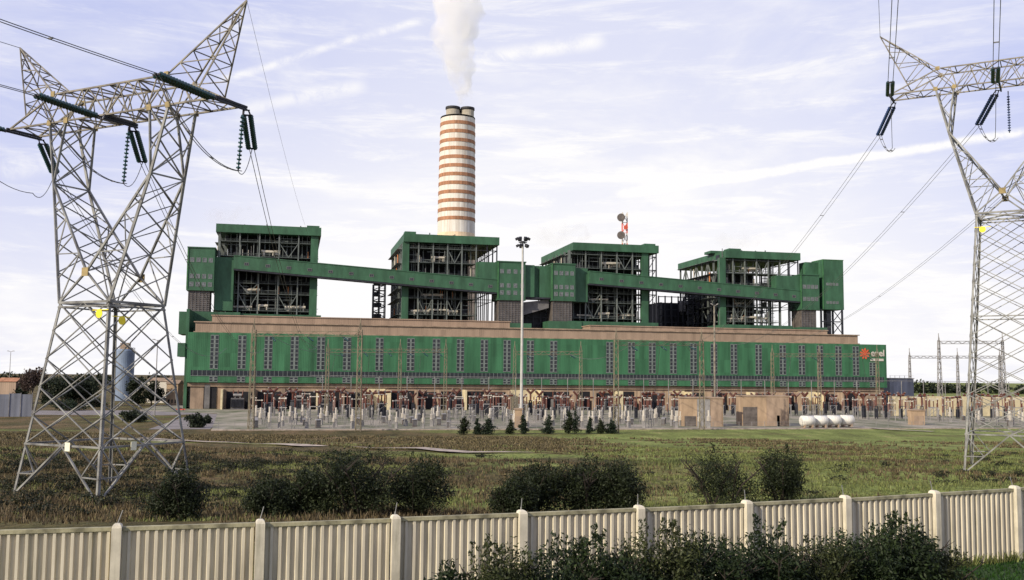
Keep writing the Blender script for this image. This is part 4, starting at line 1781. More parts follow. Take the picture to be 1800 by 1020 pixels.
def gantry(label, posts, Y, py_top, py_beam, wpost=1.5, mtl='lattice', group='lattice gantries of the switchyard', thick=0.18, strings=0, wtop=None):
    pts = [on_yard(px, Y if not isinstance(Y, (list, tuple)) else Y[i]) for i, px in enumerate(posts)]
    o = pts[0]
    root = empty('lattice_gantry', label, 'gantry', o, 0, group)
    tops = []
    for p, px in zip(pts, posts):
        q = p - o
        zt = at(px, py_top, p.y).z
        zb = at(px, py_beam, p.y).z
        tops.append((q, zb))
        b = MB()
        lattice_post(b, q.x, q.y, zb + 0.6, wpost, wtop or wpost * 0.7, 14, thick)
        b.bar((q.x, q.y, zb + 0.5), (q.x, q.y, zt), thick * 1.2)
        for s in (-1, 1):
            b.bar((q.x + s * (wtop or wpost * 0.7) * 0.5, q.y - (wtop or wpost * 0.7) * 0.5, zb + 0.3), (q.x, q.y, zb + (zt - zb) * 0.7), thick * 0.8)
        b.build('post', M[mtl], root)
    for (qa, za), (qb, zb) in zip(tops, tops[1:]):
        b = MB()
        lattice_beam(b, (qa.x, qa.y, za), (qb.x, qb.y, zb), 1.5, 1.2, 14, thick * 0.85)
        b.build('beam', M[mtl], root)
        for i in range(strings):
            t = (i + 0.5) / strings
            p = qa.lerp(qb, t) + o
            z = za + (zb - za) * t - 1.6
            insulators('small dark insulator string under a switchyard gantry beam', Vector((p.x, p.y, z)), Vector((p.x + random.uniform(1.8, 2.6), p.y - 2.5, z - 1.6)), False, M['insul'], 0.1, n=9, r=0.28,
                       group='insulator strings under the switchyard gantries')
    return root


gantry('front lattice gantry left of the shrubs, its first post beside the yard road', (446, 633), 318, 560, 583, 1.7, strings=3)
gantry('front lattice gantry between the conifers and the tan kiosks', (1083, 1233), (322, 345), 576, 600, 1.7, strings=3)
gantry('back lattice gantry facing the left third of the green hall', (577, 704, 784), (425, 432, 437), 596, 614, 1.5, strings=3)
gantry('back lattice gantry facing the middle of the green hall', (905, 1021), (440, 446), 600, 618, 1.5, strings=3)
gantry('back lattice gantry facing the right part of the green hall', (1357, 1439, 1541), (466, 472, 478), 606, 622, 1.5, strings=3)
gantry('pale far gantry beyond the right end of the hall, its taller pair of masts', (1650, 1762), (560, 566), 586, 600, 2.6, mtl='greyport', thick=0.3, wtop=0.9)
gantry('pale far gantry beyond the right end of the hall, lower and farther back', (1598, 1682, 1756), (640, 645, 650), 612, 626, 2.0, mtl='greyport', thick=0.3, wtop=0.8)

# ------------------------------------------------------------------ busbar along the hall
bb = pthing('busbar', 'long pale tubular busbar on thin posts running past the hall towards the right edge', 'busbar', 60, -70)
b = MB()
for v in (-70, -66):
    b = MB()
    b.cyl((60, v, 17.6), (520, v, 17.6), 0.12, 6)
    b.build('tube', M['greyport'], bb, (60, -70, 0))
for i in range(36):
    b = MB()
    uu = 66 + i * 12.8
    b.box(uu - 0.14, uu + 0.14, -70.1, -69.85, 0, 14.5)
    b.lathe((uu, -70, 14.5), (uu, -70, 17.5), disc_profile(6, 0.26, 0.14), 6)
    b.build('support', M['greyport'], bb, (60, -70, 0))

# ------------------------------------------------------------------ switchyard apparatus
def first_breaker():
    r = empty('circuit_breaker', 'rust brown twin headed circuit breaker', 'circuit breaker', (0, 0, -60), PA, 'circuit breakers of the switchyard')
    b = MB()
    for sx in (-0.55, 0.55):
        for sy in (-0.5, 0.5):
            b.bar((sx, sy, 0), (sx * 0.8, sy * 0.8, 6.2), 0.26)
    for z in (0.4, 2.2, 4.2):
        b.bar((-0.55, -0.5, z), (0.5, -0.45, z + 1.9), 0.14)
    b.box(-0.85, 0.85, -0.65, 0.65, 0.9, 5.6)
    b.box(-0.7, 0.7, -0.7, 0.7, 6.0, 6.4)
    b.build('stand', M['darksteel'], r)
    b = MB()
    b.lathe((0, 0, 6.4), (0, 0, 9.3), disc_profile(9, 0.5, 0.32), 8)
    b.build('column', M['redbrown'], r)
    for s in (-1, 1):
        b = MB()
        b.lathe((0, 0, 9.4), (s * 1.75, 0, 11.3), disc_profile(7, 0.66, 0.42), 8)
        h = b.build('head', M['redbrown'], r)
        b = MB()
        b.cyl((s * 1.75, 0, 11.3), (s * 1.95, 0, 11.6), 0.3, 8)
        b.build('terminal', M['greyport'], h)
    return r


def first_tee_breaker():
    r = empty('circuit_breaker', 'dark brown tee shaped circuit breaker', 'circuit breaker', (0, 0, -60), PA, 'circuit breakers of the switchyard')
    b = MB()
    b.box(-0.7, 0.7, -0.6, 0.6, 0.6, 4.6)
    for sx in (-0.5, 0.5):
        for sy in (-0.45, 0.45):
            b.bar((sx, sy, 0), (sx, sy, 5.6), 0.22)
    b.box(-0.65, 0.65, -0.6, 0.6, 5.5, 5.8)
    b.build('stand', M['darksteel'], r)
    b = MB()
    b.lathe((0, 0, 5.8), (0, 0, 10.2), disc_profile(12, 0.46, 0.3), 8)
    b.build('column', M['redbrown'], r)
    b = MB()
    b.box(-0.4, 0.4, -0.35, 0.35, 10.2, 11.0)
    b.build('gear_case', M['greypanel'], r)
    for s in (-1, 1):
        b = MB()
        b.lathe((s * 0.4, 0, 10.6), (s * 2.6, 0, 10.75), disc_profile(8, 0.5, 0.34), 8)
        h = b.build('head', M['redbrown'], r)
        b = MB()
        b.cyl((s * 2.6, 0, 10.75), (s * 2.85, 0, 10.75), 0.4, 8)
        b.build('terminal', M['greyport'], h)
    return r


def first_disconnector():
    r = empty('disconnector', 'grey two post disconnector', 'disconnector', (0, 0, -60), PA, 'disconnectors of the switchyard')
    b = MB()
    for x in (-1.6, 1.6):
        b.bar((x, 0, 0), (x, 0, 5.4), 0.34)
    b.bar((-2.2, 0, 5.5), (2.2, 0, 5.5), 0.34)
    b.bar((-1.6, 0, 2.5), (1.6, 0, 5.3), 0.14)
    b.build('stand', M['greyport'], r)
    for x in (-1.6, 1.6):
        b = MB()
        b.lathe((x, 0, 5.7), (x, 0, 9.0), disc_profile(9, 0.32, 0.2), 8)
        b.build('post', M['redbrown'], r)
    b = MB()
    b.cyl((-1.9, 0, 9.2), (1.9, 0, 9.2), 0.14, 6)
    b.box(-1.9, -1.3, -0.25, 0.25, 9.0, 9.5)
    b.box(1.3, 1.9, -0.25, 0.25, 9.0, 9.5)
    b.build('arm', M['white'], r)
    return r


def first_arrester():
    r = empty('surge_arrester', 'whitish stepped surge arrester', 'surge arrester', (0, 0, -60), PA, 'pale apparatus in the front rows of the yard')
    b = MB()
    b.box(-0.55, 0.55, -0.55, 0.55, 0, 1.8)
    b.box(-0.35, 0.35, -0.35, 0.35, 1.8, 2.4)
    b.build('pedestal', M['greyport'], r)
    b = MB()
    b.lathe((0, 0, 2.4), (0, 0, 4.2), disc_profile(6, 0.78, 0.55), 9)
    b.lathe((0, 0, 4.2), (0, 0, 6.2), disc_profile(6, 0.42, 0.28), 9)
    b.build('stack', M['white'], r)
    return r


def first_transformer():
    r = empty('instrument_transformer', 'slim grey instrument transformer', 'instrument transformer', (0, 0, -60), PA, 'pale apparatus in the front rows of the yard')
    b = MB()
    for x in (-0.5, 0.5):
        b.bar((x, -0.3, 0), (x, -0.3, 2.6), 0.16)
        b.bar((x, 0.3, 0), (x, 0.3, 2.6), 0.16)
    b.bar((-0.5, -0.3, 0.3), (0.5, -0.3, 2.4), 0.1)
    b.box(-0.65, 0.65, -0.45, 0.45, 2.6, 3.0)
    b.build('stand', M['greyport'], r)
    b = MB()
    b.lathe((0, 0, 3.0), (0, 0, 5.4), disc_profile(8, 0.34, 0.2), 8)
    b.build('column', M['greyport'], r)
    b = MB()
    b.lathe((0, 0, 5.4), (0, 0, 6.3), [(0, 0.3), (0.2, 0.42), (0.8, 0.42), (1, 0.2)], 10)
    b.build('tank', M['greyport'], r)
    return r


def first_power_transformer():
    r = empty('power_transformer', 'dark power transformer with ribbed radiators', 'transformer', (0, 0, -60), PA, 'power transformers along the hall base')
    b = MB()
    b.box(-3.4, 3.4, -2, 2, 0.6, 5.6)
    b.box(-3.7, 3.7, -2.3, 2.3, 0, 0.6)
    b.build('tank', M['greypanel'], r)
    b = MB()
    for i in range(10):
        x = -3.2 + i * 0.7
        b.box(x, x + 0.3, -3.2, -2.0, 1.2, 5.0)
    b.build('radiator', M['darksteel'], r)
    b = MB()
    b.cyl((-2.4, -0.4, 7.0), (2.0, -0.4, 7.0), 0.7, 12)
    b.bar((-1.4, -0.4, 5.6), (-1.4, -0.4, 6.6), 0.3)
    b.bar((1.2, -0.4, 5.6), (1.2, -0.4, 6.6), 0.3)
    b.build('conservator', M['greyport'], r)
    for i in range(3):
        b = MB()
        b.lathe((-2.2 + 2.2 * i, 1.0, 5.6), (-2.5 + 2.5 * i, 0.6, 9.4), disc_profile(9, 0.4, 0.22), 8)
        b.build('bushing', M['redbrown'], r)
    return r


U_MAST = to_uv((fp0.x, fp0.y, 0))[0]


def spread(proto, spots):
    """Copies of one apparatus; each label says in which row and by which landmark it stands."""
    base = proto['label']
    first = True
    for u, v in spots:
        o = proto if first else copy_tree(proto)
        first = False
        o.location = W(u, v)
        o.rotation_euler = (0, 0, PA + rng.uniform(-0.5, 0.5))
        k_ = rng.uniform(0.82, 1.08)
        o.scale = (k_ * rng.uniform(0.9, 1.1), k_, k_)
        px = 0
        q = W(u, v)
        c = CR.transposed() @ (q - Vector((0, 0, CAMZ)))
        px = 900 + FPX * c.x / -c.z
        side = 'left of the floodlight mast' if px < 915 else ('right of the floodlight mast' if px < 1190 else ('behind the ochre kiosks' if px < 1400 else ('by the white tanks' if px < 1500 else 'past the white tanks')))
        row = 'hall side' if v > -80 else ('back row' if v > -105 else ('middle row' if v > -128 else ('near row' if v > -155 else 'front row')))
        o['label'] = f'{base}, {row}, {side}'


rnd = random.Random(3)
sp, sp_t = [], []
u = uz(480, 700, -74)[0]
while u < 470:
    for k in range(3):
        sp.append((u + k * 4.3, -74 + rnd.uniform(-2, 2)))
    u += rnd.choice((16.0, 18.5, 21.0))
u = uz(470, 700, -112)[0]
while u < 500:
    for k in range(3):
        sp_t.append((u + k * 5.6, -112 + rnd.uniform(-2, 2)))
    u += rnd.choice((18.5, 21.0, 26.0))
sp_t = [s for s in sp_t if not (uz(1180, 720, -74)[0] < s[0] < uz(1420, 720, -74)[0] and s[1] < -90)]
spread(first_breaker(), sp)
spread(first_tee_breaker(), sp_t)
sp = []
u = uz(445, 700, -92)[0]
while u < 500:
    sp.append((u, -92 + rnd.uniform(-2, 2)))
    u += rnd.choice((6.2, 7.5, 9.5))
u = uz(455, 700, -132)[0]
while u < 470:
    sp.append((u, -132 + rnd.uniform(-2, 2)))
    u += rnd.choice((9.0, 12.0, 16.0))
kio = (uz(1210, 720, -130)[0], uz(1500, 720, -130)[0])
sp = [s for s in sp if not (kio[0] < s[0] < kio[1] and s[1] < -100)]
spread(first_disconnector(), sp)
sa, si = [], []
for row, v in enumerate((-146, -160, -174, -186)):
    u = uz(450 + 8 * row, 730, v)[0]
    while u < 480:
        if not (kio[0] - 12 < u < kio[1] + 30):
            (sa if rnd.random() < 0.5 else si).append((u, v + rnd.uniform(-2.5, 2.5)))
        u += rnd.choice((3.2, 4.5, 6.0, 9.0)) * (1.35 if u > 250 else 1.0)
spread(first_arrester(), sa)
spread(first_transformer(), si)
def first_cabinet():
    r = empty('control_cabinet', 'small grey control cabinet', 'cabinet', (0, 0, -60), PA, 'control cabinets of the switchyard')
    b = MB()
    b.box(-0.7, 0.7, -0.5, 0.5, 0.3, 2.3)
    b.box(-0.8, 0.8, -0.6, 0.6, 0, 0.3)
    b.build('body', M['louvre'], r)
    b = MB()
    b.hexa([(-0.8, -0.65, 2.3), (0.8, -0.65, 2.3), (0.8, 0.6, 2.3), (-0.8, 0.6, 2.3), (-0.8, -0.65, 2.4), (0.8, -0.65, 2.4), (0.8, 0.6, 2.75), (-0.8, 0.6, 2.75)])
    b.build('lid', M['greyport'], r)
    b = MB()
    b.box(-0.55, 0.55, -0.53, -0.502, 0.5, 2.1)
    b.build('door', M['greypanel'], r)
    return r


def first_post_insulator():
    r = empty('post_insulator', 'single brown post insulator', 'insulator', (0, 0, -60), PA, 'single post insulators of the yard')
    b = MB()
    for sx in (-0.3, 0.3):
        for sy in (-0.3, 0.3):
            b.bar((sx, sy, 0), (sx * 0.7, sy * 0.7, 4.4), 0.13)
    for z in (0.3, 1.7, 3.1):
        b.bar((-0.3, -0.3, z), (0.3, -0.3, z + 1.2), 0.08)
    b.box(-0.4, 0.4, -0.4, 0.4, 4.4, 4.6)
    b.build('leg', M['greyport'], r)
    b = MB()
    b.lathe((0, 0, 4.6), (0, 0, 8.4), disc_profile(10, 0.36, 0.22), 8)
    b.build('insulator', M['redbrown'], r)
    b = MB()
    b.cyl((0, 0, 8.4), (0, 0, 8.8), 0.25, 8)
    b.build('cap', M['white'], r)
    return r


sc_, spi = [], []
for v in (-62, -84, -102, -122, -140):
    u = uz(440, 700, v)[0]
    while u < 500:
        if not (kio[0] - 6 < u < kio[1] + 4 and v < -100):
            spi.append((u, v + rnd.uniform(-3, 3)))
        u += rnd.uniform(7, 19)
for v in (-130, -152, -168, -180):
    u = uz(450, 730, v)[0]
    while u < 470:
        if not (kio[0] - 14 < u < kio[1] + 30):
            sc_.append((u, v + rnd.uniform(-4, 4)))
        u += rnd.uniform(9, 26)
spread(first_cabinet(), sc_)
spread(first_post_insulator(), spi)
spread(first_power_transformer(), [((a + c) / 2 + 0.6, -4.5) for i, (a, c) in enumerate(zip(fw, fw[1:])) if i % 6 != 5 and i % 3 != 1])

# low wire-mesh fence round the yard front
yf = pthing('mesh_fence', 'low thin wire mesh fence along the front edge of the switchyard', 'fence', 30, -195)
for i in range(96):
    uu = 30 + i * 5
    b = MB()
    b.box(uu - 0.06, uu + 0.06, -195.06, -194.94, 0, 2.6)
    b.build('post', M['greyport'], yf, (30, -195, 0))
for z in (0.4, 1.0, 1.6, 2.2, 2.55):
    b = MB()
    b.box(30, 505, -195.02, -194.98, z, z + 0.04)
    b.build('strand', M['greyport'], yf, (30, -195, 0))


# slack cables between the gantries and the apparatus
rc = random.Random(21)
for px0, Y0, py0, px1, Y1, py1 in ((470, 318, 586, 585, 425, 618), (520, 318, 588, 640, 428, 618), (600, 319, 590, 690, 430, 618), (590, 426, 622, 566, 455, 694), (650, 428, 622, 640, 455, 694), (740, 434, 622, 730, 455, 694), (930, 441, 624, 915, 462, 694), (985, 444, 624, 972, 462, 694),
                                   (1110, 326, 606, 1000, 444, 622), (1160, 334, 606, 1150, 440, 694), (1205, 340, 606, 1290, 455, 694), (1390, 468, 626, 1380, 480, 692), (1480, 474, 626, 1470, 490, 692), (1515, 476, 626, 1530, 492, 692)):
    wire('slack cable hanging from a gantry beam over the switchyard apparatus', [sag_line(at(px0, py0, Y0), at(px1, py1, Y1), rc.uniform(2, 5), 12)], 0.07, 'slack cables of the switchyard', 'yard_cable', 'cable')

# tan kiosks and white tanks
def kiosk(label, px0, px1, pyt, Y, dep, panels):
    a, c = on_yard(px0, Y), on_yard(px1, Y)
    z = at(px0, pyt, Y).z
    L = (c - a).length
    r = empty('switchgear_kiosk', label, 'kiosk', a, math.atan2(c.y - a.y, c.x - a.x), 'ochre kiosks of the switchyard')
    b = MB()
    b.box(0, L, 0, dep, 0, z - 0.5)
    b.build('wall', M['ochre'], r)
    b = MB()
    b.box(-0.3, L + 0.3, -0.3, dep + 0.3, z - 0.5, z)
    b.build('roof', M['tan'], r)
    for u0, u1, z1, m in panels:
        b = MB()
        b.box(u0 * L, u1 * L, -0.14, -0.004, 0, z1 * z)
        b.build('door' if z1 < 0.75 else 'wall_panel', M[m], r)
    return r


kiosk('ochre kiosk with a grey front panel, farther left of the pair', 1199, 1270, 698, 372, 9, ((0.05, 0.33, 0.35, 'louvre'), (0.36, 0.68, 0.93, 'greyport'), (0.7, 0.97, 0.93, 'tan')))
kiosk('large ochre kiosk with a dark gate, nearer the white tanks', 1303, 1385, 695, 380, 10, ((0.02, 0.32, 0.62, 'louvre'), (0.52, 0.98, 0.95, 'tan'), (0.74, 0.8, 0.35, 'greyport')))
kiosk('small orange kiosk among the apparatus at the right end of the yard', 1601, 1622, 720, 400, 5, ((0.1, 0.9, 0.6, 'tan'),))
kiosk('small ochre cabinet hut behind the conifers, beside the floodlight mast', 906, 919, 718, 350, 3, ((0.1, 0.9, 0.6, 'tan'),))
for i in range(4):
    px = 1406 + i * 23
    o = on_yard(px, 366 + i * 3.5)
    g = empty('gas_tank', ('white horizontal tank on saddles, first from the ochre kiosk', 'white horizontal tank on saddles, second from the ochre kiosk', 'white horizontal tank on saddles, third from the ochre kiosk', 'white horizontal tank on saddles, farthest from the ochre kiosk')[i], 'tank', o, PA, 'white tanks beside the kiosks')
    b = MB()
    b.lathe((-0.2, 0, 2.7), (5.15, 0, 2.7), [(0, 0.9), (0.02, 1.5), (0.07, 1.9), (0.93, 1.9), (0.98, 1.5), (1, 0.9)], 20)
    b.build('vessel', M['tankwhite'], g, smooth=True)
    for x in (1.0, 4.1):
        b = MB()
        b.box(x - 0.25, x + 0.25, -1.3, 1.3, 0, 1.6)
        b.build('saddle', M['tan'], g)
    b = MB()
    b.box(1.2, 3.9, -0.3, 0.3, 4.58, 4.75)
    b.cyl((2.5, 0, 4.5), (2.5, 0, 5.3), 0.2, 8)
    b.build('valve', M['greyport'], g)
# low building beyond the hall's right end
a = on_yard(1562, 620)
lb = empty('low_building', 'low blue grey building just beyond the right end of the hall', 'building', a, PA)
zt_ = at(1580, 666, 620).z
b = MB()
b.box(0, 17, 0, 14, 0, zt_)
b.build('wall', M['bluewall'], lb)
b = MB()
b.box(-0.4, 17.4, -0.4, 14.4, zt_, zt_ + 0.5)
for i in range(5):
    b.box(0.3 + i * 3.4, 0.45 + i * 3.4, -0.2, 0, zt_, zt_ + 2)
b.box(0, 17, -0.2, 0, zt_ + 1.9, zt_ + 2)
b.build('roof', M['greyport'], lb)
# long low wall behind the right yard
a = on_yard(1560, 500)
lw = empty('perimeter_wall', 'long low cream wall behind the apparatus right of the hall', 'wall', a, 0.2)
b = MB()
b.box(0, 190, 0, 0.6, 0, 10)
b.build('panel', M['cream'], lw)
for i in range(20):
    b = MB()
    b.box(i * 9.9, i * 9.9 + 1.0, -0.5, 0, 0, 10.3)
    b.build('pier', M['tan'], lw)

# ------------------------------------------------------------------ far left
o = on_yard(221, 640)
tk = empty('storage_tank', 'tall blue grey round tank with a small brown top, behind the left pylon', 'tank', o)
r = 16.0 * 640 / FPX
zt_ = at(221, 614, 640).z
b = MB()
b.lathe((0, 0, 0), (0, 0, zt_), [(0, r), (0.97, r), (1, r * 0.9)], 32)
b.build('shell', M['tankblue'], tk)
b = MB()
b.box(-2.6, 2.6, -2.2, 2.2, zt_, at(221, 603, 640).z)
b.build('top_house', M['tan'], tk)
b = MB()
for i in range(24):
    a = 2 * math.pi * i / 24
    a2 = 2 * math.pi * (i + 1) / 24
    b.bar((r * math.cos(a), r * math.sin(a), zt_ - 0.3), (r * math.cos(a), r * math.sin(a), zt_ + 0.9), 0.12)
    b.bar((r * math.cos(a), r * math.sin(a), zt_ + 0.9), (r * math.cos(a2), r * math.sin(a2), zt_ + 0.9), 0.12)
b.build('railing', M['greyport'], tk)

a0, a1 = on_yard(-60, 392), on_yard(62, 400)
sw = empty('screen_wall', 'blue grey panelled screen wall at the left edge behind the meadow', 'wall', a0, math.atan2(a1.y - a0.y, a1.x - a0.x))
L = (a1 - a0).length
zt_ = at(20, 692, 395).z
for i in range(6):
    b = MB()
    b.box(L * i / 6 + 0.1, L * (i + 1) / 6 - 0.1, 0, 0.3, 0, zt_ - random.uniform(0, 0.5))
    b.build('panel', M['bluewall'], sw)
for i in range(7):
    b = MB()
    b.box(L * i / 6 - 0.1, L * i / 6 + 0.1, -0.25, 0.35, 0, zt_ + 0.3)
    b.build('post', M['greyport'], sw)

for px, Y, pt, hb, lab in ((20, 600, 618, 0.24, 'thin pale lamp mast at the far left above the trees'), (277, 420, 598, 0.3, 'thin grey lamp pole seen through the right legs of the left pylon')):
    o = on_yard(px, Y)
    zt_ = at(px, pt, Y).z
    p_ = empty('lamp_pole', lab, 'lamp pole', o, 0, 'lamp poles left of the hall')
    b = MB()
    b.cyl((0, 0, 0), (0, 0, zt_), hb, 8, hb * 0.6)
    b.build('pole', M['greyport'], p_)
    for s in (-1, 1):
        b = MB()
        b.bar((0, 0, zt_ - 0.2), (s * 1.4, 0, zt_ + 0.2), 0.2)
        b.box(s * 1.6 - 0.5, s * 1.6 + 0.5, -0.3, 0.3, zt_ + 0.1, zt_ + 0.45)
        b.build('lamp', M['greyport'], p_)

for k, (px0, px1, pt, Y, m, lab) in enumerate(((0, 32, 664, 560, 'brown', 'low brown roofed house at the far left edge under the lamp mast'), (262, 300, 664, 600, 'white', 'low whitish shed right of the round tank'), (296, 316, 668, 560, 'ochre', 'low brown shed tucked against the left end of the hall'))):
    a = on_yard(px0, Y)
    c = on_yard(px1, Y)
    h = at(px0, pt, Y).z
    L = (c - a).length
    hs_ = empty('shed', lab, 'building', a, 0, 'low buildings at the far left')
    b = MB()
    b.box(0, L, 0, 9, 0, h - 2.2)
    b.build('wall', M[m], hs_)
    b = MB()
    b.add([(-0.5, -0.6, h - 2.2), (L + 0.5, -0.6, h - 2.2), (L + 0.5, 9.6, h - 2.2), (-0.5, 9.6, h - 2.2), (-0.5, 4.5, h), (L + 0.5, 4.5, h)], [(0, 1, 5, 4), (2, 3, 4, 5), (1, 2, 5), (3, 0, 4), (3, 2, 1, 0)])
    b.build('roof', M['tan' if k else 'chimred'], hs_)
    for i in range(3):
        b = MB()
        b.box(L * (0.15 + 0.3 * i), L * (0.3 + 0.3 * i), -0.05, -0.003, 1.2, 3.2)
        b.build('window', M['glass'], hs_)
# parked cars on the yard road, small and far
def car(label, px, Y, m, rz):
    o = on_yard(px, Y)
    r = empty('parked_car', label, 'car', o, rz)
    b = MB()
    b.hexa([(-2.1, -0.85, 0.35), (2.1, -0.85, 0.35), (2.1, 0.85, 0.35), (-2.1, 0.85, 0.35), (-2.1, -0.85, 0.9), (2.1, -0.8, 0.85), (2.1, 0.8, 0.85), (-2.1, 0.85, 0.9)])
    b.build('body', M[m], r)
    b = MB()
    b.hexa([(-1.7, -0.8, 0.9), (1.1, -0.8, 0.88), (1.1, 0.8, 0.88), (-1.7, 0.8, 0.9), (-1.3, -0.65, 1.45), (0.4, -0.65, 1.45), (0.4, 0.65, 1.45), (-1.3, 0.65, 1.45)])
    b.build('cabin', M['glass'], r)
    for x in (-1.3, 1.3):
        for y in (-0.88, 0.88):
            b = MB()
            b.cyl((x, y - 0.1, 0.33), (x, y + 0.1, 0.33), 0.33, 12)
            b.build('wheel', M['soot'], r)


car('small dark red car parked by the left corner of the hall', 322, 480, 'redmast', 0.3)
car('small white car parked in the far left background', 160, 520, 'white', 0.0)

# ------------------------------------------------------------------ foliage
def leaf_cloud(n, lobes, size, aspect, seed, gaps=0.0, up=0.2, crinkle=2.2):
    """n small leaf faces spread through the volume of overlapping lobes (cx, cy, cz, rx, ry, rz); denser towards the skin, with holes."""
    r = np.random.default_rng(seed)
    vol = np.array([l[3] * l[4] * l[5] for l in lobes]) ** 0.75
    idx = r.choice(len(lobes), n, p=vol / vol.sum())
    L = np.array(lobes, float)[idx]
    d = r.normal(size=(n, 3))
    d /= np.linalg.norm(d, axis=1)[:, None]
    rad = r.random(n) ** 0.45
    wob = 1 + 0.16 * np.sin(d[:, 0] * 5.1 + idx * 1.7 + seed) * np.sin(d[:, 2] * 6.3 + idx) + 0.12 * np.sin(d[:, 1] * 9 + seed * 0.7)
    p = L[:, :3] + d * rad[:, None] * wob[:, None] * L[:, 3:6]
    q = p / (size * 7)
    noise = np.sin(q[:, 0] * crinkle + seed) + np.sin(q[:, 1] * crinkle * 1.1 + 2 + seed) + np.sin(q[:, 2] * crinkle * 0.9 + 4)
    keep = noise > (-3 + gaps * 3)
    keep &= p[:, 2] > 0.03
    p, d = p[keep], d[keep]
    n = len(p)
    a = r.normal(size=(n, 3)) + d * 0.5 + np.array([0, 0, up])
    a /= np.linalg.norm(a, axis=1)[:, None]
    t = np.cross(a, r.normal(size=(n, 3)))
    t /= np.linalg.norm(t, axis=1)[:, None]
    s = size * r.uniform(0.6, 1.35, n)[:, None]
    w = t * s * aspect * 0.5
    a = a * s
    v = np.empty((n, 4, 3))
    v[:, 0] = p - a * 0.5
    v[:, 1] = p - a * 0.05 + w
    v[:, 2] = p + a * 0.5
    v[:, 3] = p - a * 0.05 - w
    return v.reshape(-1, 3)


def quads(name, v, material, parent=None):
    n = len(v) // 4
    me = bpy.data.meshes.new(name)
    me.vertices.add(4 * n)
    me.vertices.foreach_set('co', v.astype(np.float32).ravel())
    me.loops.add(4 * n)
    me.loops.foreach_set('vertex_index', np.arange(4 * n, dtype=np.int32))
    me.polygons.add(n)
    me.polygons.foreach_set('loop_start', np.arange(0, 4 * n, 4, dtype=np.int32))
    me.materials.append(material)
    me.update(calc_edges=True)
    o = bpy.data.objects.new(name, me)
    COL.objects.link(o)
    if parent:
        o.parent = parent
    return o


def stems(parent, base_r, h, spread_, n, seed, name='trunk', thick=0.09):
    r = random.Random(seed)
    b = MB()
    for i in range(n):
        a = r.uniform(0, 6.28)
        p = Vector((r.uniform(-1, 1) * base_r, r.uniform(-1, 1) * base_r, -0.15))
        q = p + Vector((math.cos(a) * spread_ * 0.35, math.sin(a) * spread_ * 0.35, h * 0.5))
        e = q + Vector((math.cos(a) * spread_ * 0.6, math.sin(a) * spread_ * 0.6, h * 0.42))
        b.cyl(p, q, thick, 6, thick * 0.7, caps=False)
        b.cyl(q, e, thick * 0.7, 5, thick * 0.25, caps=False)
        for k in range(3):
            t = r.uniform(0.2, 0.9)
            s = q.lerp(e, t)
            b.cyl(s, s + Vector((r.uniform(-1, 1), r.uniform(-1, 1), r.uniform(0.2, 1))) * spread_ * 0.35, thick * 0.35, 4, thick * 0.1, caps=False)
    return b.build(name, M['bark'], parent)


def shrub(name, label, cat, loc, W_, H_, n, size, aspect, mtl, seed, group=None, gaps=0.1, nl=7, low=0.0, sprigs=0, trunk='stem'):
    r = random.Random(seed)
    root = empty(name, label, cat, loc, 0, group)
    rw = W_ / 2
    lobes = []
    for i in range(nl):
        a = 2 * math.pi * i / nl + r.uniform(-0.4, 0.4)
        d = r.uniform(0.25, 0.62) * rw
        hz = H_ * r.uniform(0.22, 0.66) * (1 if i % 3 else 1.1)
        lobes.append((d * math.cos(a), d * math.sin(a) * 0.8, hz + low, rw * r.uniform(0.26, 0.5), rw * r.uniform(0.3, 0.5), H_ * r.uniform(0.2, 0.36)))
    lobes.append((rw * r.uniform(-0.25, 0.25), 0, H_ * 0.62, rw * 0.42, rw * 0.42, H_ * 0.38))
    lobes.append((0, 0, H_ * 0.22, rw * 0.72, rw * 0.6, H_ * 0.26))
    v = leaf_cloud(n, lobes, size, aspect, seed, gaps)
    if sprigs:
        ex = []
        for i in range(sprigs):
            a = r.uniform(0, 6.28)
            d = rw * r.uniform(0.1, 0.85)
            x, y = d * math.cos(a), d * math.sin(a) * 0.8
            z0 = H_ * (0.95 - 0.55 * (d / rw) ** 2)
            for k in range(7):
                ex.append((x + r.uniform(-0.1, 0.1), y + r.uniform(-0.1, 0.1), z0 - 0.2 + k * size * 0.6, size * 0.8, size * 0.8, size * 0.8))
        v = np.concatenate([v, leaf_cloud(sprigs * 60, ex, size * 0.95, aspect, seed + 5, 0.0, up=1.2)])
    quads('foliage', v, M[mtl], root)
    stems(root, rw * 0.25, H_ * 0.85, rw * 0.8, 7, seed, trunk, 0.05 if H_ < 4 else 0.1)
    return root


# hedge of leafy shrubs on the near side of the concrete fence
near = [(782, 992, 26.0, 1.5), (868, 940, 27.0, 2.3), (962, 950, 27.6, 2.3), (1058, 925, 28.6, 2.4), (1155, 906, 29.4, 2.6), (1252, 932, 30.2, 2.5), (1340, 910, 31.2, 2.6), (1425, 938, 32.0, 2.4), (1505, 926, 32.8, 2.5), (1578, 904, 33.6, 2.7), (1640, 945, 34.6, 2.3)]
nlab = ['small low leafy shrub at the left end of the hedge before the concrete fence',
        'leafy shrub second from the left end of the hedge before the fence',
        'leafy shrub third from the left in the hedge, beside the fifth fence post',
        'leafy shrub between two fence posts left of the hedge middle',
        'tall leafy shrub with upright sprigs near the middle of the hedge',
        'lower leafy shrub just right of the tall sprigs in the hedge middle',
        'tall leafy shrub hiding a fence post right of the hedge middle',
        'low rounded leafy shrub in the right half of the hedge',
        'leafy shrub third from the right end of the hedge before the fence',
        'tall leafy shrub with the highest sprigs near the right end of the hedge',
        'leafy shrub at the right end of the hedge beside the lawn']
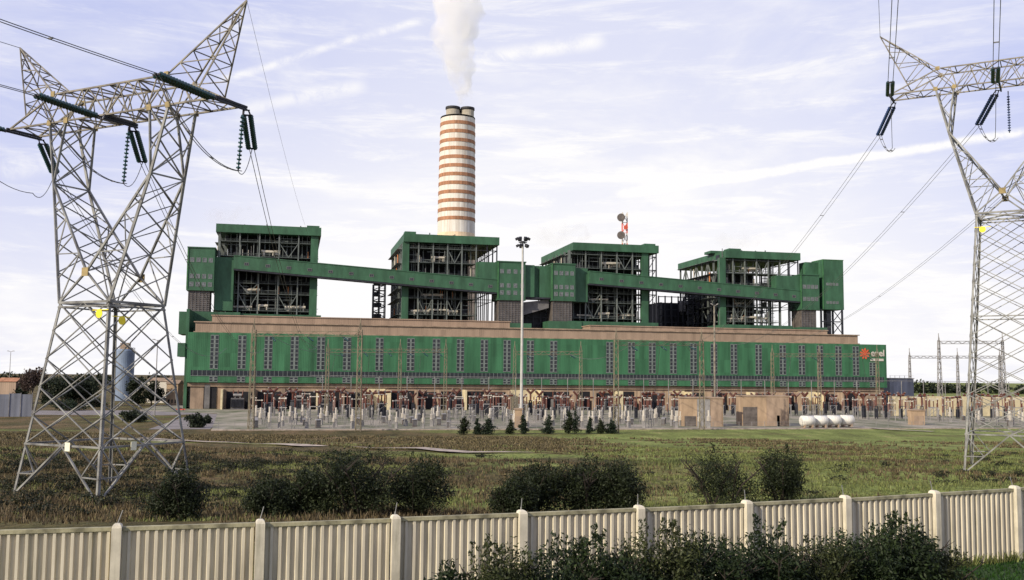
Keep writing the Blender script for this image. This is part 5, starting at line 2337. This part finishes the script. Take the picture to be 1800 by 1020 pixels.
for i, (px, py, Y, wd) in enumerate(near):
    p = at(px, py, Y)
    g0 = gh(Y)
    hh = p.z - g0
    shrub('leafy_shrub', nlab[i], 'shrub', (p.x, Y, g0), wd * 1.4, hh * 0.95, 9000, 0.125 if i % 3 else 0.15, 0.40, 'leafO' if i % 3 == 1 else 'leafA', 100 + i, 'leafy shrubs before the concrete fence', gaps=0.12, nl=11, sprigs=9 if i in (4, 9) else 5)

# dark bushes in the meadow behind the fence
mid = [(316, 822, 922, 60, 96, 'dark rounded bush at the foot of the left pylon, behind the fence'),
       (478, 842, 915, 61, 92, 'low dark bush, leftmost of the row of four behind the fence'),
       (545, 824, 915, 62, 110, 'dark bush between the low one and the tallest of the row behind the fence'),
       (630, 792, 915, 62, 130, 'tallest broad dark bush behind the fence left of the photo middle'),
       (737, 802, 908, 63, 116, 'dense dark bush at the right end of the row behind the third fence post'),
       (905, 842, 905, 63, 90, 'low dark bush behind the fourth fence post'),
       (948, 812, 900, 65, 110, 'dark bush left of the tall pair behind the middle of the fence'),
       (1022, 802, 895, 66, 92, 'tall narrow dark bush behind the middle of the fence'),
       (1088, 808, 893, 66, 80, 'dense round dark bush right of the tall narrow one'),
       (1270, 788, 880, 76, 108, 'open dark bush with bare stems, left of the right-hand pair'),
       (1376, 789, 872, 78, 76, 'rounded dark bush, right one of the right-hand pair')]
for i, (px, pt, pb, Y, wpx, lab) in enumerate(mid):
    p = at(px, pt, Y)
    g0 = field_z(p.x, Y)
    shrub('meadow_bush', lab, 'bush', (p.x, Y, g0), wpx * Y / FPX * (1.25 if i < 9 else (1.6 if i == 9 else 1.4)), (p.z - g0) * 1.06, 11000 if i not in (9,) else 8000, 0.17, 0.45, 'leafB', 300 + i, 'dark bushes behind the concrete fence', gaps=0.06 if i < 9 else 0.16, nl=11, sprigs=2)

# young conifers at the yard's front edge
con = [(815, 733), (838, 736), (857, 735), (897, 738), (921, 730), (963, 730), (999, 722), (1013, 716), (1036, 734), (1057, 736), (1075, 738)]
clab = ['leftmost young dark conifer at the front edge of the switchyard', 'young conifer second from the left in the row before the yard', 'narrow young conifer, third from the left before the yard',
        'small young conifer just left of the floodlight mast foot', 'young conifer in front of the floodlight mast foot', 'broad young conifer right of the floodlight mast', 'young conifer touching the tallest of the row on its left',
        'tallest young conifer in the row before the yard', 'small young conifer right of the tallest one', 'low young conifer beside the front gantry post', 'rightmost low young conifer at the foot of the front gantry']
for i, (px, pt) in enumerate(con):
    Y = 306 + (px - 815) * 0.05
    p = at(px, pt, Y)
    r0 = random.Random(i)
    root = empty('young_conifer', clab[i], 'tree', (p.x, Y, 0), 0, 'young conifers before the switchyard')
    H_ = p.z
    fat = r0.uniform(0.1, 1.2)
    ln = r0.uniform(-0.5, 0.5)
    lobes = [(r0.uniform(-0.45, 0.45) + ln * k / 8, r0.uniform(-0.3, 0.3), H_ * (0.12 + 0.82 * k / 8), (1.9 - 1.4 * (k / 8) ** (1.0 + fat)) * r0.uniform(0.55, 1.2) * (0.75 + 0.5 * fat), (1.9 - 1.4 * (k / 8) ** (1.0 + fat)) * r0.uniform(0.55, 1.2), H_ * 0.11) for k in range(9)]
    quads('crown', leaf_cloud(1500, lobes, r0.uniform(0.45, 0.65), 0.4, 500 + i, 0.22), M['leafC' if i % 3 else 'leafB'], root)
    b = MB()
    b.cyl((0, 0, -0.1), (0, 0, H_ * 0.8), 0.14, 6, 0.04)
    b.build('trunk', M['bark'], root)


# trees of the far left
def tree(label, px, pt, Y, wpx, mtl, seed, n=1500, size=1.0, trunk_h=0.3, gaps=0.2, group='trees at the far left'):
    p = at(px, pt, Y)
    H_ = p.z
    Wd = wpx * Y / FPX
    root = empty('tree', label, 'tree', (p.x, Y, 0), 0, group)
    r0 = random.Random(seed)
    lobes = []
    for k in range(9):
        a = r0.uniform(0, 6.28)
        d = r0.uniform(0.1, 0.3) * Wd
        lobes.append((d * math.cos(a), d * math.sin(a), H_ * r0.uniform(trunk_h + 0.1, 0.78), Wd * r0.uniform(0.16, 0.26), Wd * 0.2, H_ * r0.uniform(0.12, 0.2)))
    quads('crown', leaf_cloud(n, lobes, size, 0.6, seed, gaps), M[mtl], root)
    b = MB()
    b.cyl((0, 0, -0.3), (0, 0, H_ * 0.5), Wd * 0.03 + 0.1, 7, 0.12)
    for k in range(6):
        a = r0.uniform(0, 6.28)
        b.cyl((0, 0, H_ * r0.uniform(0.25, 0.45)), (math.cos(a) * Wd * 0.25, math.sin(a) * Wd * 0.25, H_ * r0.uniform(0.6, 0.85)), 0.16, 5, 0.04)
    b.build('trunk', M['bark'], root)


tree('large brownish round tree at the far left above the screen wall', 60, 636, 470, 54, 'leafE', 700, 3200, 0.95, 0.28, 0.1)
for i, (px, pt, w, lab) in enumerate(((112, 655, 34, 'dark tree just right of the large brownish tree'), (136, 658, 34, 'dark tree in the middle of the far left row, between the pylon legs'),
                                      (160, 656, 34, 'dark tree of the far left row beside the near pylon leg'), (244, 659, 30, 'low dark tree right of the round tank'), (88, 660, 30, 'low dark tree below the large brownish crown'), (268, 662, 30, 'low dark tree beside the thin grey lamp pole'), (40, 662, 26, 'low dark tree left of the large brownish trunk'))):
    tree(lab, px, pt - 1, 520 + 7 * i, w * 1.6, 'leafD', 720 + i, 2600, 1.1, 0.0, 0.04)
for i, (px, pb, pt, w, lab) in enumerate(((236, 742, 718, 62, 'dark bush by the yard road behind the left pylon'), (345, 752, 726, 40, 'dark bush heap beside the yard road left of the gantry'), (362, 745, 730, 24, 'small dark bush beside the yard road'), (120, 722, 700, 74, 'green bank bush right of the screen wall'), (165, 716, 698, 50, 'low green bush behind the near pylon leg'))):
    g = on_ground(px, pb)
    p = at(px, pt, g.y)
    shrub('roadside_bush', lab, 'bush', (g.x, g.y, g.z), w * g.y / FPX, p.z - g.z, 1700, 0.9, 0.5, 'leafD' if i != 3 else 'leafC', 760 + i, 'bushes beside the yard road', 0.1)

# a far green belt on the horizon
b_v = []
for i in range(60):
    px = -150 + i * 36
    if 310 < px < 1560:
        continue
    Y = 1400
    p = at(px, 660, Y)
    b_v.append(leaf_cloud(420, [(0, 0, 6, 19, 6, 9 + 3 * math.sin(i * 1.7))], 4.0, 0.7, 900 + i, 0.0) + np.array([p.x, Y + 20 * math.sin(i), 0]))
tb = quads('treeline', np.concatenate(b_v), M['leafD'])
tag(tb, 'far dark tree line along the horizon', 'trees', kind='stuff')


# ------------------------------------------------------------------ field weeds and lawn
def tufts(name, n, region, hmin, hmax, mtl, seed, width=0.05, blades=4, accept=None):
    r = np.random.default_rng(seed)
    out = []
    tries = 0
    vs = []
    while len(vs) < n and tries < n * 8:
        tries += 1
        y = region[0] + (region[1] - region[0]) * r.random() ** (1.35 if region[0] < 100 else 0.9)
        half = 0.56 * y + 6
        x = r.uniform(-half, half)
        if accept and not accept(x, y):
            continue
        vs.append((x, y))
    P = np.array(vs)
    Z = np.array([field_z(x, y) for x, y in vs])
    base = np.column_stack([P, Z])
    base = np.repeat(base, blades, 0)
    m = len(base)
    base[:, :2] += r.normal(size=(m, 2)) * 0.16
    h = r.uniform(hmin, hmax, m) * np.repeat(r.uniform(0.5, 1.25, len(vs)), blades)
    ang = r.uniform(0, 6.283, m)
    w = width * r.uniform(0.6, 1.5, m) * (1 + P[:, 1].repeat(blades) / 120)
    side = np.column_stack([np.cos(ang), np.sin(ang), np.zeros(m)]) * w[:, None]
    lean = np.column_stack([r.normal(size=m) * 0.3, r.normal(size=m) * 0.3, np.ones(m)]) * h[:, None]
    v = np.empty((m, 4, 3))
    v[:, 0] = base - side - np.array([0, 0, 0.03])
    v[:, 1] = base + side - np.array([0, 0, 0.03])
    v[:, 2] = base + lean + side * 0.35
    v[:, 3] = base + lean - side * 0.35
    o = quads(name, v.reshape(-1, 3), M[mtl])
    return o


def patch(x, y, s):
    return math.sin(x * 0.13 + s) + math.sin(y * 0.21 + 1.7 * s + x * 0.05) + 0.6 * math.sin(x * 0.31 - y * 0.17 + s)


rs0 = random.Random(99)
PATHS = [[on_ground(*p) for p in ((250, 772), (330, 777), (480, 783), (620, 789), (780, 794), (920, 798), (1000, 800))],
         [on_ground(*p) for p in ((1440, 748), (1500, 752), (1560, 756), (1640, 760))]]


def off_path(x, y):
    for P in PATHS:
        for a, c in zip(P, P[1:]):
            if a.x - 2 <= x <= c.x + 2:
                t = (x - a.x) / (c.x - a.x)
                yy = a.y + (c.y - a.y) * t
                if yy - 26 < y < yy + 5:
                    return False
    return True


tag(tufts('dry_weeds', 17000, (44, 190), 0.12, 0.5, 'weed', 11, 0.022, 6, lambda x, y: patch(x, y, 1.0) + rs0.gauss(0, 0.7) > 0.1 - (0.5 if x < 0 else -0.6) and off_path(x, y)), 'dry brown weeds growing over the meadow', 'weeds', kind='stuff')
tag(tufts('far_weeds', 16000, (165, 290), 0.15, 0.55, 'reed', 13, 0.045, 5, lambda x, y: patch(x * 0.7, y * 1.3, 2.0) + patch(x * 3.1, y * 2.7, 5.0) * 0.6 + rs0.gauss(0, 0.9) > 1.0 - (0.4 if x < 20 else -0.7) and off_path(x, y)), 'reddish brown weeds in the farther half of the meadow', 'weeds', kind='stuff')
tag(tufts('field_grass', 24000, (44, 200), 0.1, 0.34, 'weedg', 12, 0.022, 6, lambda x, y: patch(x, y, 1.0) + rs0.gauss(0, 0.7) < 0.0 + (0.8 if x > 10 else -0.6) and off_path(x, y) and (y > 58 or x > 4)), 'green grass patches growing in the meadow', 'grass', kind='stuff')
# low dark scrub: a belt before the path on the left, round the pylon feet, and extra mounds standing in for foreground shade
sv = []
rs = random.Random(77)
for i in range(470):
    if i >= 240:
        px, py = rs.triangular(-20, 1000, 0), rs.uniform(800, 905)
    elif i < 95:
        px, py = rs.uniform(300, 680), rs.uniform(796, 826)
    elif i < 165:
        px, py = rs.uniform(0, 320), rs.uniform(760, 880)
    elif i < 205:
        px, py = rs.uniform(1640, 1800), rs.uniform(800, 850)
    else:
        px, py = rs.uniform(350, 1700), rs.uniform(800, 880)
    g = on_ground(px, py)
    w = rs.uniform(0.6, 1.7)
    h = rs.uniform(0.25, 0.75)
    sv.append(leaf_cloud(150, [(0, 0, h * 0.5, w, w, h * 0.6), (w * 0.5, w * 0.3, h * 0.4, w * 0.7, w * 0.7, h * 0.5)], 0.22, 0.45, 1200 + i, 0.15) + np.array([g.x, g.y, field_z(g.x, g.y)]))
tag(quads('scrub', np.concatenate(sv), M['scrub']), 'low dark scrub over the meadow, partly standing in for foreground shade', 'scrub', kind='stuff')
# ------------------------------------------------------------------ concrete fence
posts_px = [(-68, 930), (210, 920), (463, 911), (702, 906), (920, 898), (1123, 890), (1309, 880), (1480, 871), (1636, 863), (1779, 854), (1912, 846)]
FT = CAMZ - 4.4
fpts = []
for px, py in posts_px:
    d = direction(px, py)
    Y = -4.4 / d.z
    fpts.append(Vector((d.x * Y, Y, 0)))
# one smooth gently curving line through the posts
ii = np.arange(len(fpts))
cx = np.polyfit(ii, [p.x for p in fpts], 2)
cyy = np.polyfit(ii, [p.y for p in fpts], 2)
fpts = [Vector((np.polyval(cx, i), np.polyval(cyy, i), 0)) for i in ii]
fence = empty('concrete_fence', 'ribbed beige precast concrete fence with square posts crossing the foreground', 'fence', (fpts[0].x, fpts[0].y, gh(fpts[0].y)))
FO = fence.location.copy()
ZB = 10.55
for i, p in enumerate(fpts):
    nx = (fpts[min(i + 1, len(fpts) - 1)] - fpts[max(0, i - 1)]).normalized()
    rz = math.atan2(nx.y, nx.x)
    b = MB()
    w, dfr, dbk = 0.135, 0.25, 0.13
    zt = FT - ZB
    prof = [(0, 1.0), (zt - 0.09, 1.0), (zt - 0.02, 0.86), (zt + 0.02, 0.5)]
    vs, fs = [], []
    for z, s in prof:
        vs += [(-w * s, -dfr * s, z), (w * s, -dfr * s, z), (w * s, dbk * s, z), (-w * s, dbk * s, z)]
    for k in range(len(prof) - 1):
        for j in range(4):
            fs.append((4 * k + j, 4 * k + (j + 1) % 4, 4 * k + 4 + (j + 1) % 4, 4 * k + 4 + j))
    fs.append((12, 13, 14, 15))
    b.add(vs, fs)
    o = b.build('post', M['concpost'], fence)
    o.location = Vector((p.x, p.y, ZB)) - FO
    o.rotation_euler = (0, 0, rz)
    b = MB()
    b.bar((0, 0.05, zt - 0.02), (0.02, 0.07, zt + 0.1), 0.03)
    b.bar((0.02, 0.07, zt + 0.09), (0.10, 0.22, zt + 0.36), 0.022)
    b.build('wire_bracket', M['galv'], o)
for i, (p, q) in enumerate(zip(fpts, fpts[1:])):
    d = q - p
    L = d.length
    rz = math.atan2(d.y, d.x)
    b = MB()
    n = 15
    x0, x1 = 0.16, L - 0.16
    pit = (x1 - x0) / n
    prof = []
    for k in range(n):
        a = x0 + k * pit
        prof += [(a, 0.0), (a + pit * 0.5, 0.0), (a + pit * 0.58, -0.085), (a + pit * 0.90, -0.085)]
    prof.append((x1, 0.0))
    zt = FT - ZB - 0.2
    m = len(prof)
    vs = [(x, y, 0) for x, y in prof] + [(x, y, zt) for x, y in prof] + [(x, 0.06, 0) for x, y in prof] + [(x, 0.06, zt) for x, y in prof]
    fs = []
    for k in range(m - 1):
        fs.append((k, k + 1, m + k + 1, m + k))
        fs.append((2 * m + k + 1, 2 * m + k, 3 * m + k, 3 * m + k + 1))
    b.add(vs, fs)
    o = b.build('panel', M['conc'], fence)
    o.location = Vector((p.x, p.y, ZB + random.uniform(-0.025, 0.02))) - FO
    o.rotation_euler = (random.uniform(-0.006, 0.006), random.uniform(-0.003, 0.003), rz)
    b = MB()
    b.box(0.15, L - 0.15, -0.112, 0.075, zt + 0.001, zt + 0.11)
    o = b.build('coping', M['coping'], o)


# ------------------------------------------------------------------ lawn on the near side of the fence
def fence_y(x):
    return float(np.interp(x, [p.x for p in fpts], [p.y for p in fpts]))


r = np.random.default_rng(5)
n = 30000
xx = r.uniform(9, 26, n)
yy = r.uniform(24, 43, n)
ok = yy < np.array([fence_y(x) for x in xx]) - 0.25
xx, yy = xx[ok], yy[ok]
n = len(xx)
h = r.uniform(0.05, 0.16, n)
ang = r.uniform(0, 6.28, n)
base = np.column_stack([xx, yy, np.array([gh(y) for y in yy]) + 0.004])
side = np.column_stack([np.cos(ang), np.sin(ang), np.zeros(n)]) * 0.03
lean = np.column_stack([r.normal(size=n) * 0.4, r.normal(size=n) * 0.4, np.ones(n)]) * h[:, None]
v = np.empty((n, 4, 3))
v[:, 0] = base - side
v[:, 1] = base + side
v[:, 2] = base + lean + side * 0.3
v[:, 3] = base + lean - side * 0.3
tag(quads('lawn_grass', v.reshape(-1, 3), M['lawnblade']), 'short green lawn grass before the fence', 'grass', kind='stuff')
n = 1400
xx = r.uniform(9, 26, n)
yy = np.array([fence_y(x) for x in xx]) - 0.12 - r.random(n) ** 2 * 0.5
h = r.uniform(0.12, 0.5, n)
ang = r.uniform(0, 6.28, n)
base = np.column_stack([xx, yy, np.array([gh(y) for y in yy])])
side = np.column_stack([np.cos(ang), np.sin(ang), np.zeros(n)]) * 0.025
lean = np.column_stack([r.normal(size=n) * 0.35, -np.abs(r.normal(size=n)) * 0.25, np.ones(n)]) * h[:, None]
v = np.empty((n, 4, 3))
v[:, 0] = base - side
v[:, 1] = base + side
v[:, 2] = base + lean + side * 0.3
v[:, 3] = base + lean - side * 0.3
tag(quads('fence_weeds', v.reshape(-1, 3), M['weedg']), 'taller weeds along the foot of the fence', 'weeds', kind='stuff')
vs, fs = [], []
LX = list(np.linspace(-18, 25, 30))
for x in LX:
    fy = fence_y(x) - 0.02
    for t in np.linspace(0, 1, 9):
        y = 18 + (fy - 18) * t
        vs.append((x, y, gh(y) + 0.02))
for i in range(len(LX) - 1):
    for j in range(8):
        fs.append((i * 9 + j, i * 9 + 9 + j, i * 9 + 10 + j, i * 9 + j + 1))
me = bpy.data.meshes.new('lawn')
me.from_pydata(vs, [], fs)
me.materials.append(M['lawn'])
lo_ = bpy.data.objects.new('lawn', me)
COL.objects.link(lo_)
tag(lo_, kind='structure')

bpy.context.view_layer.update()
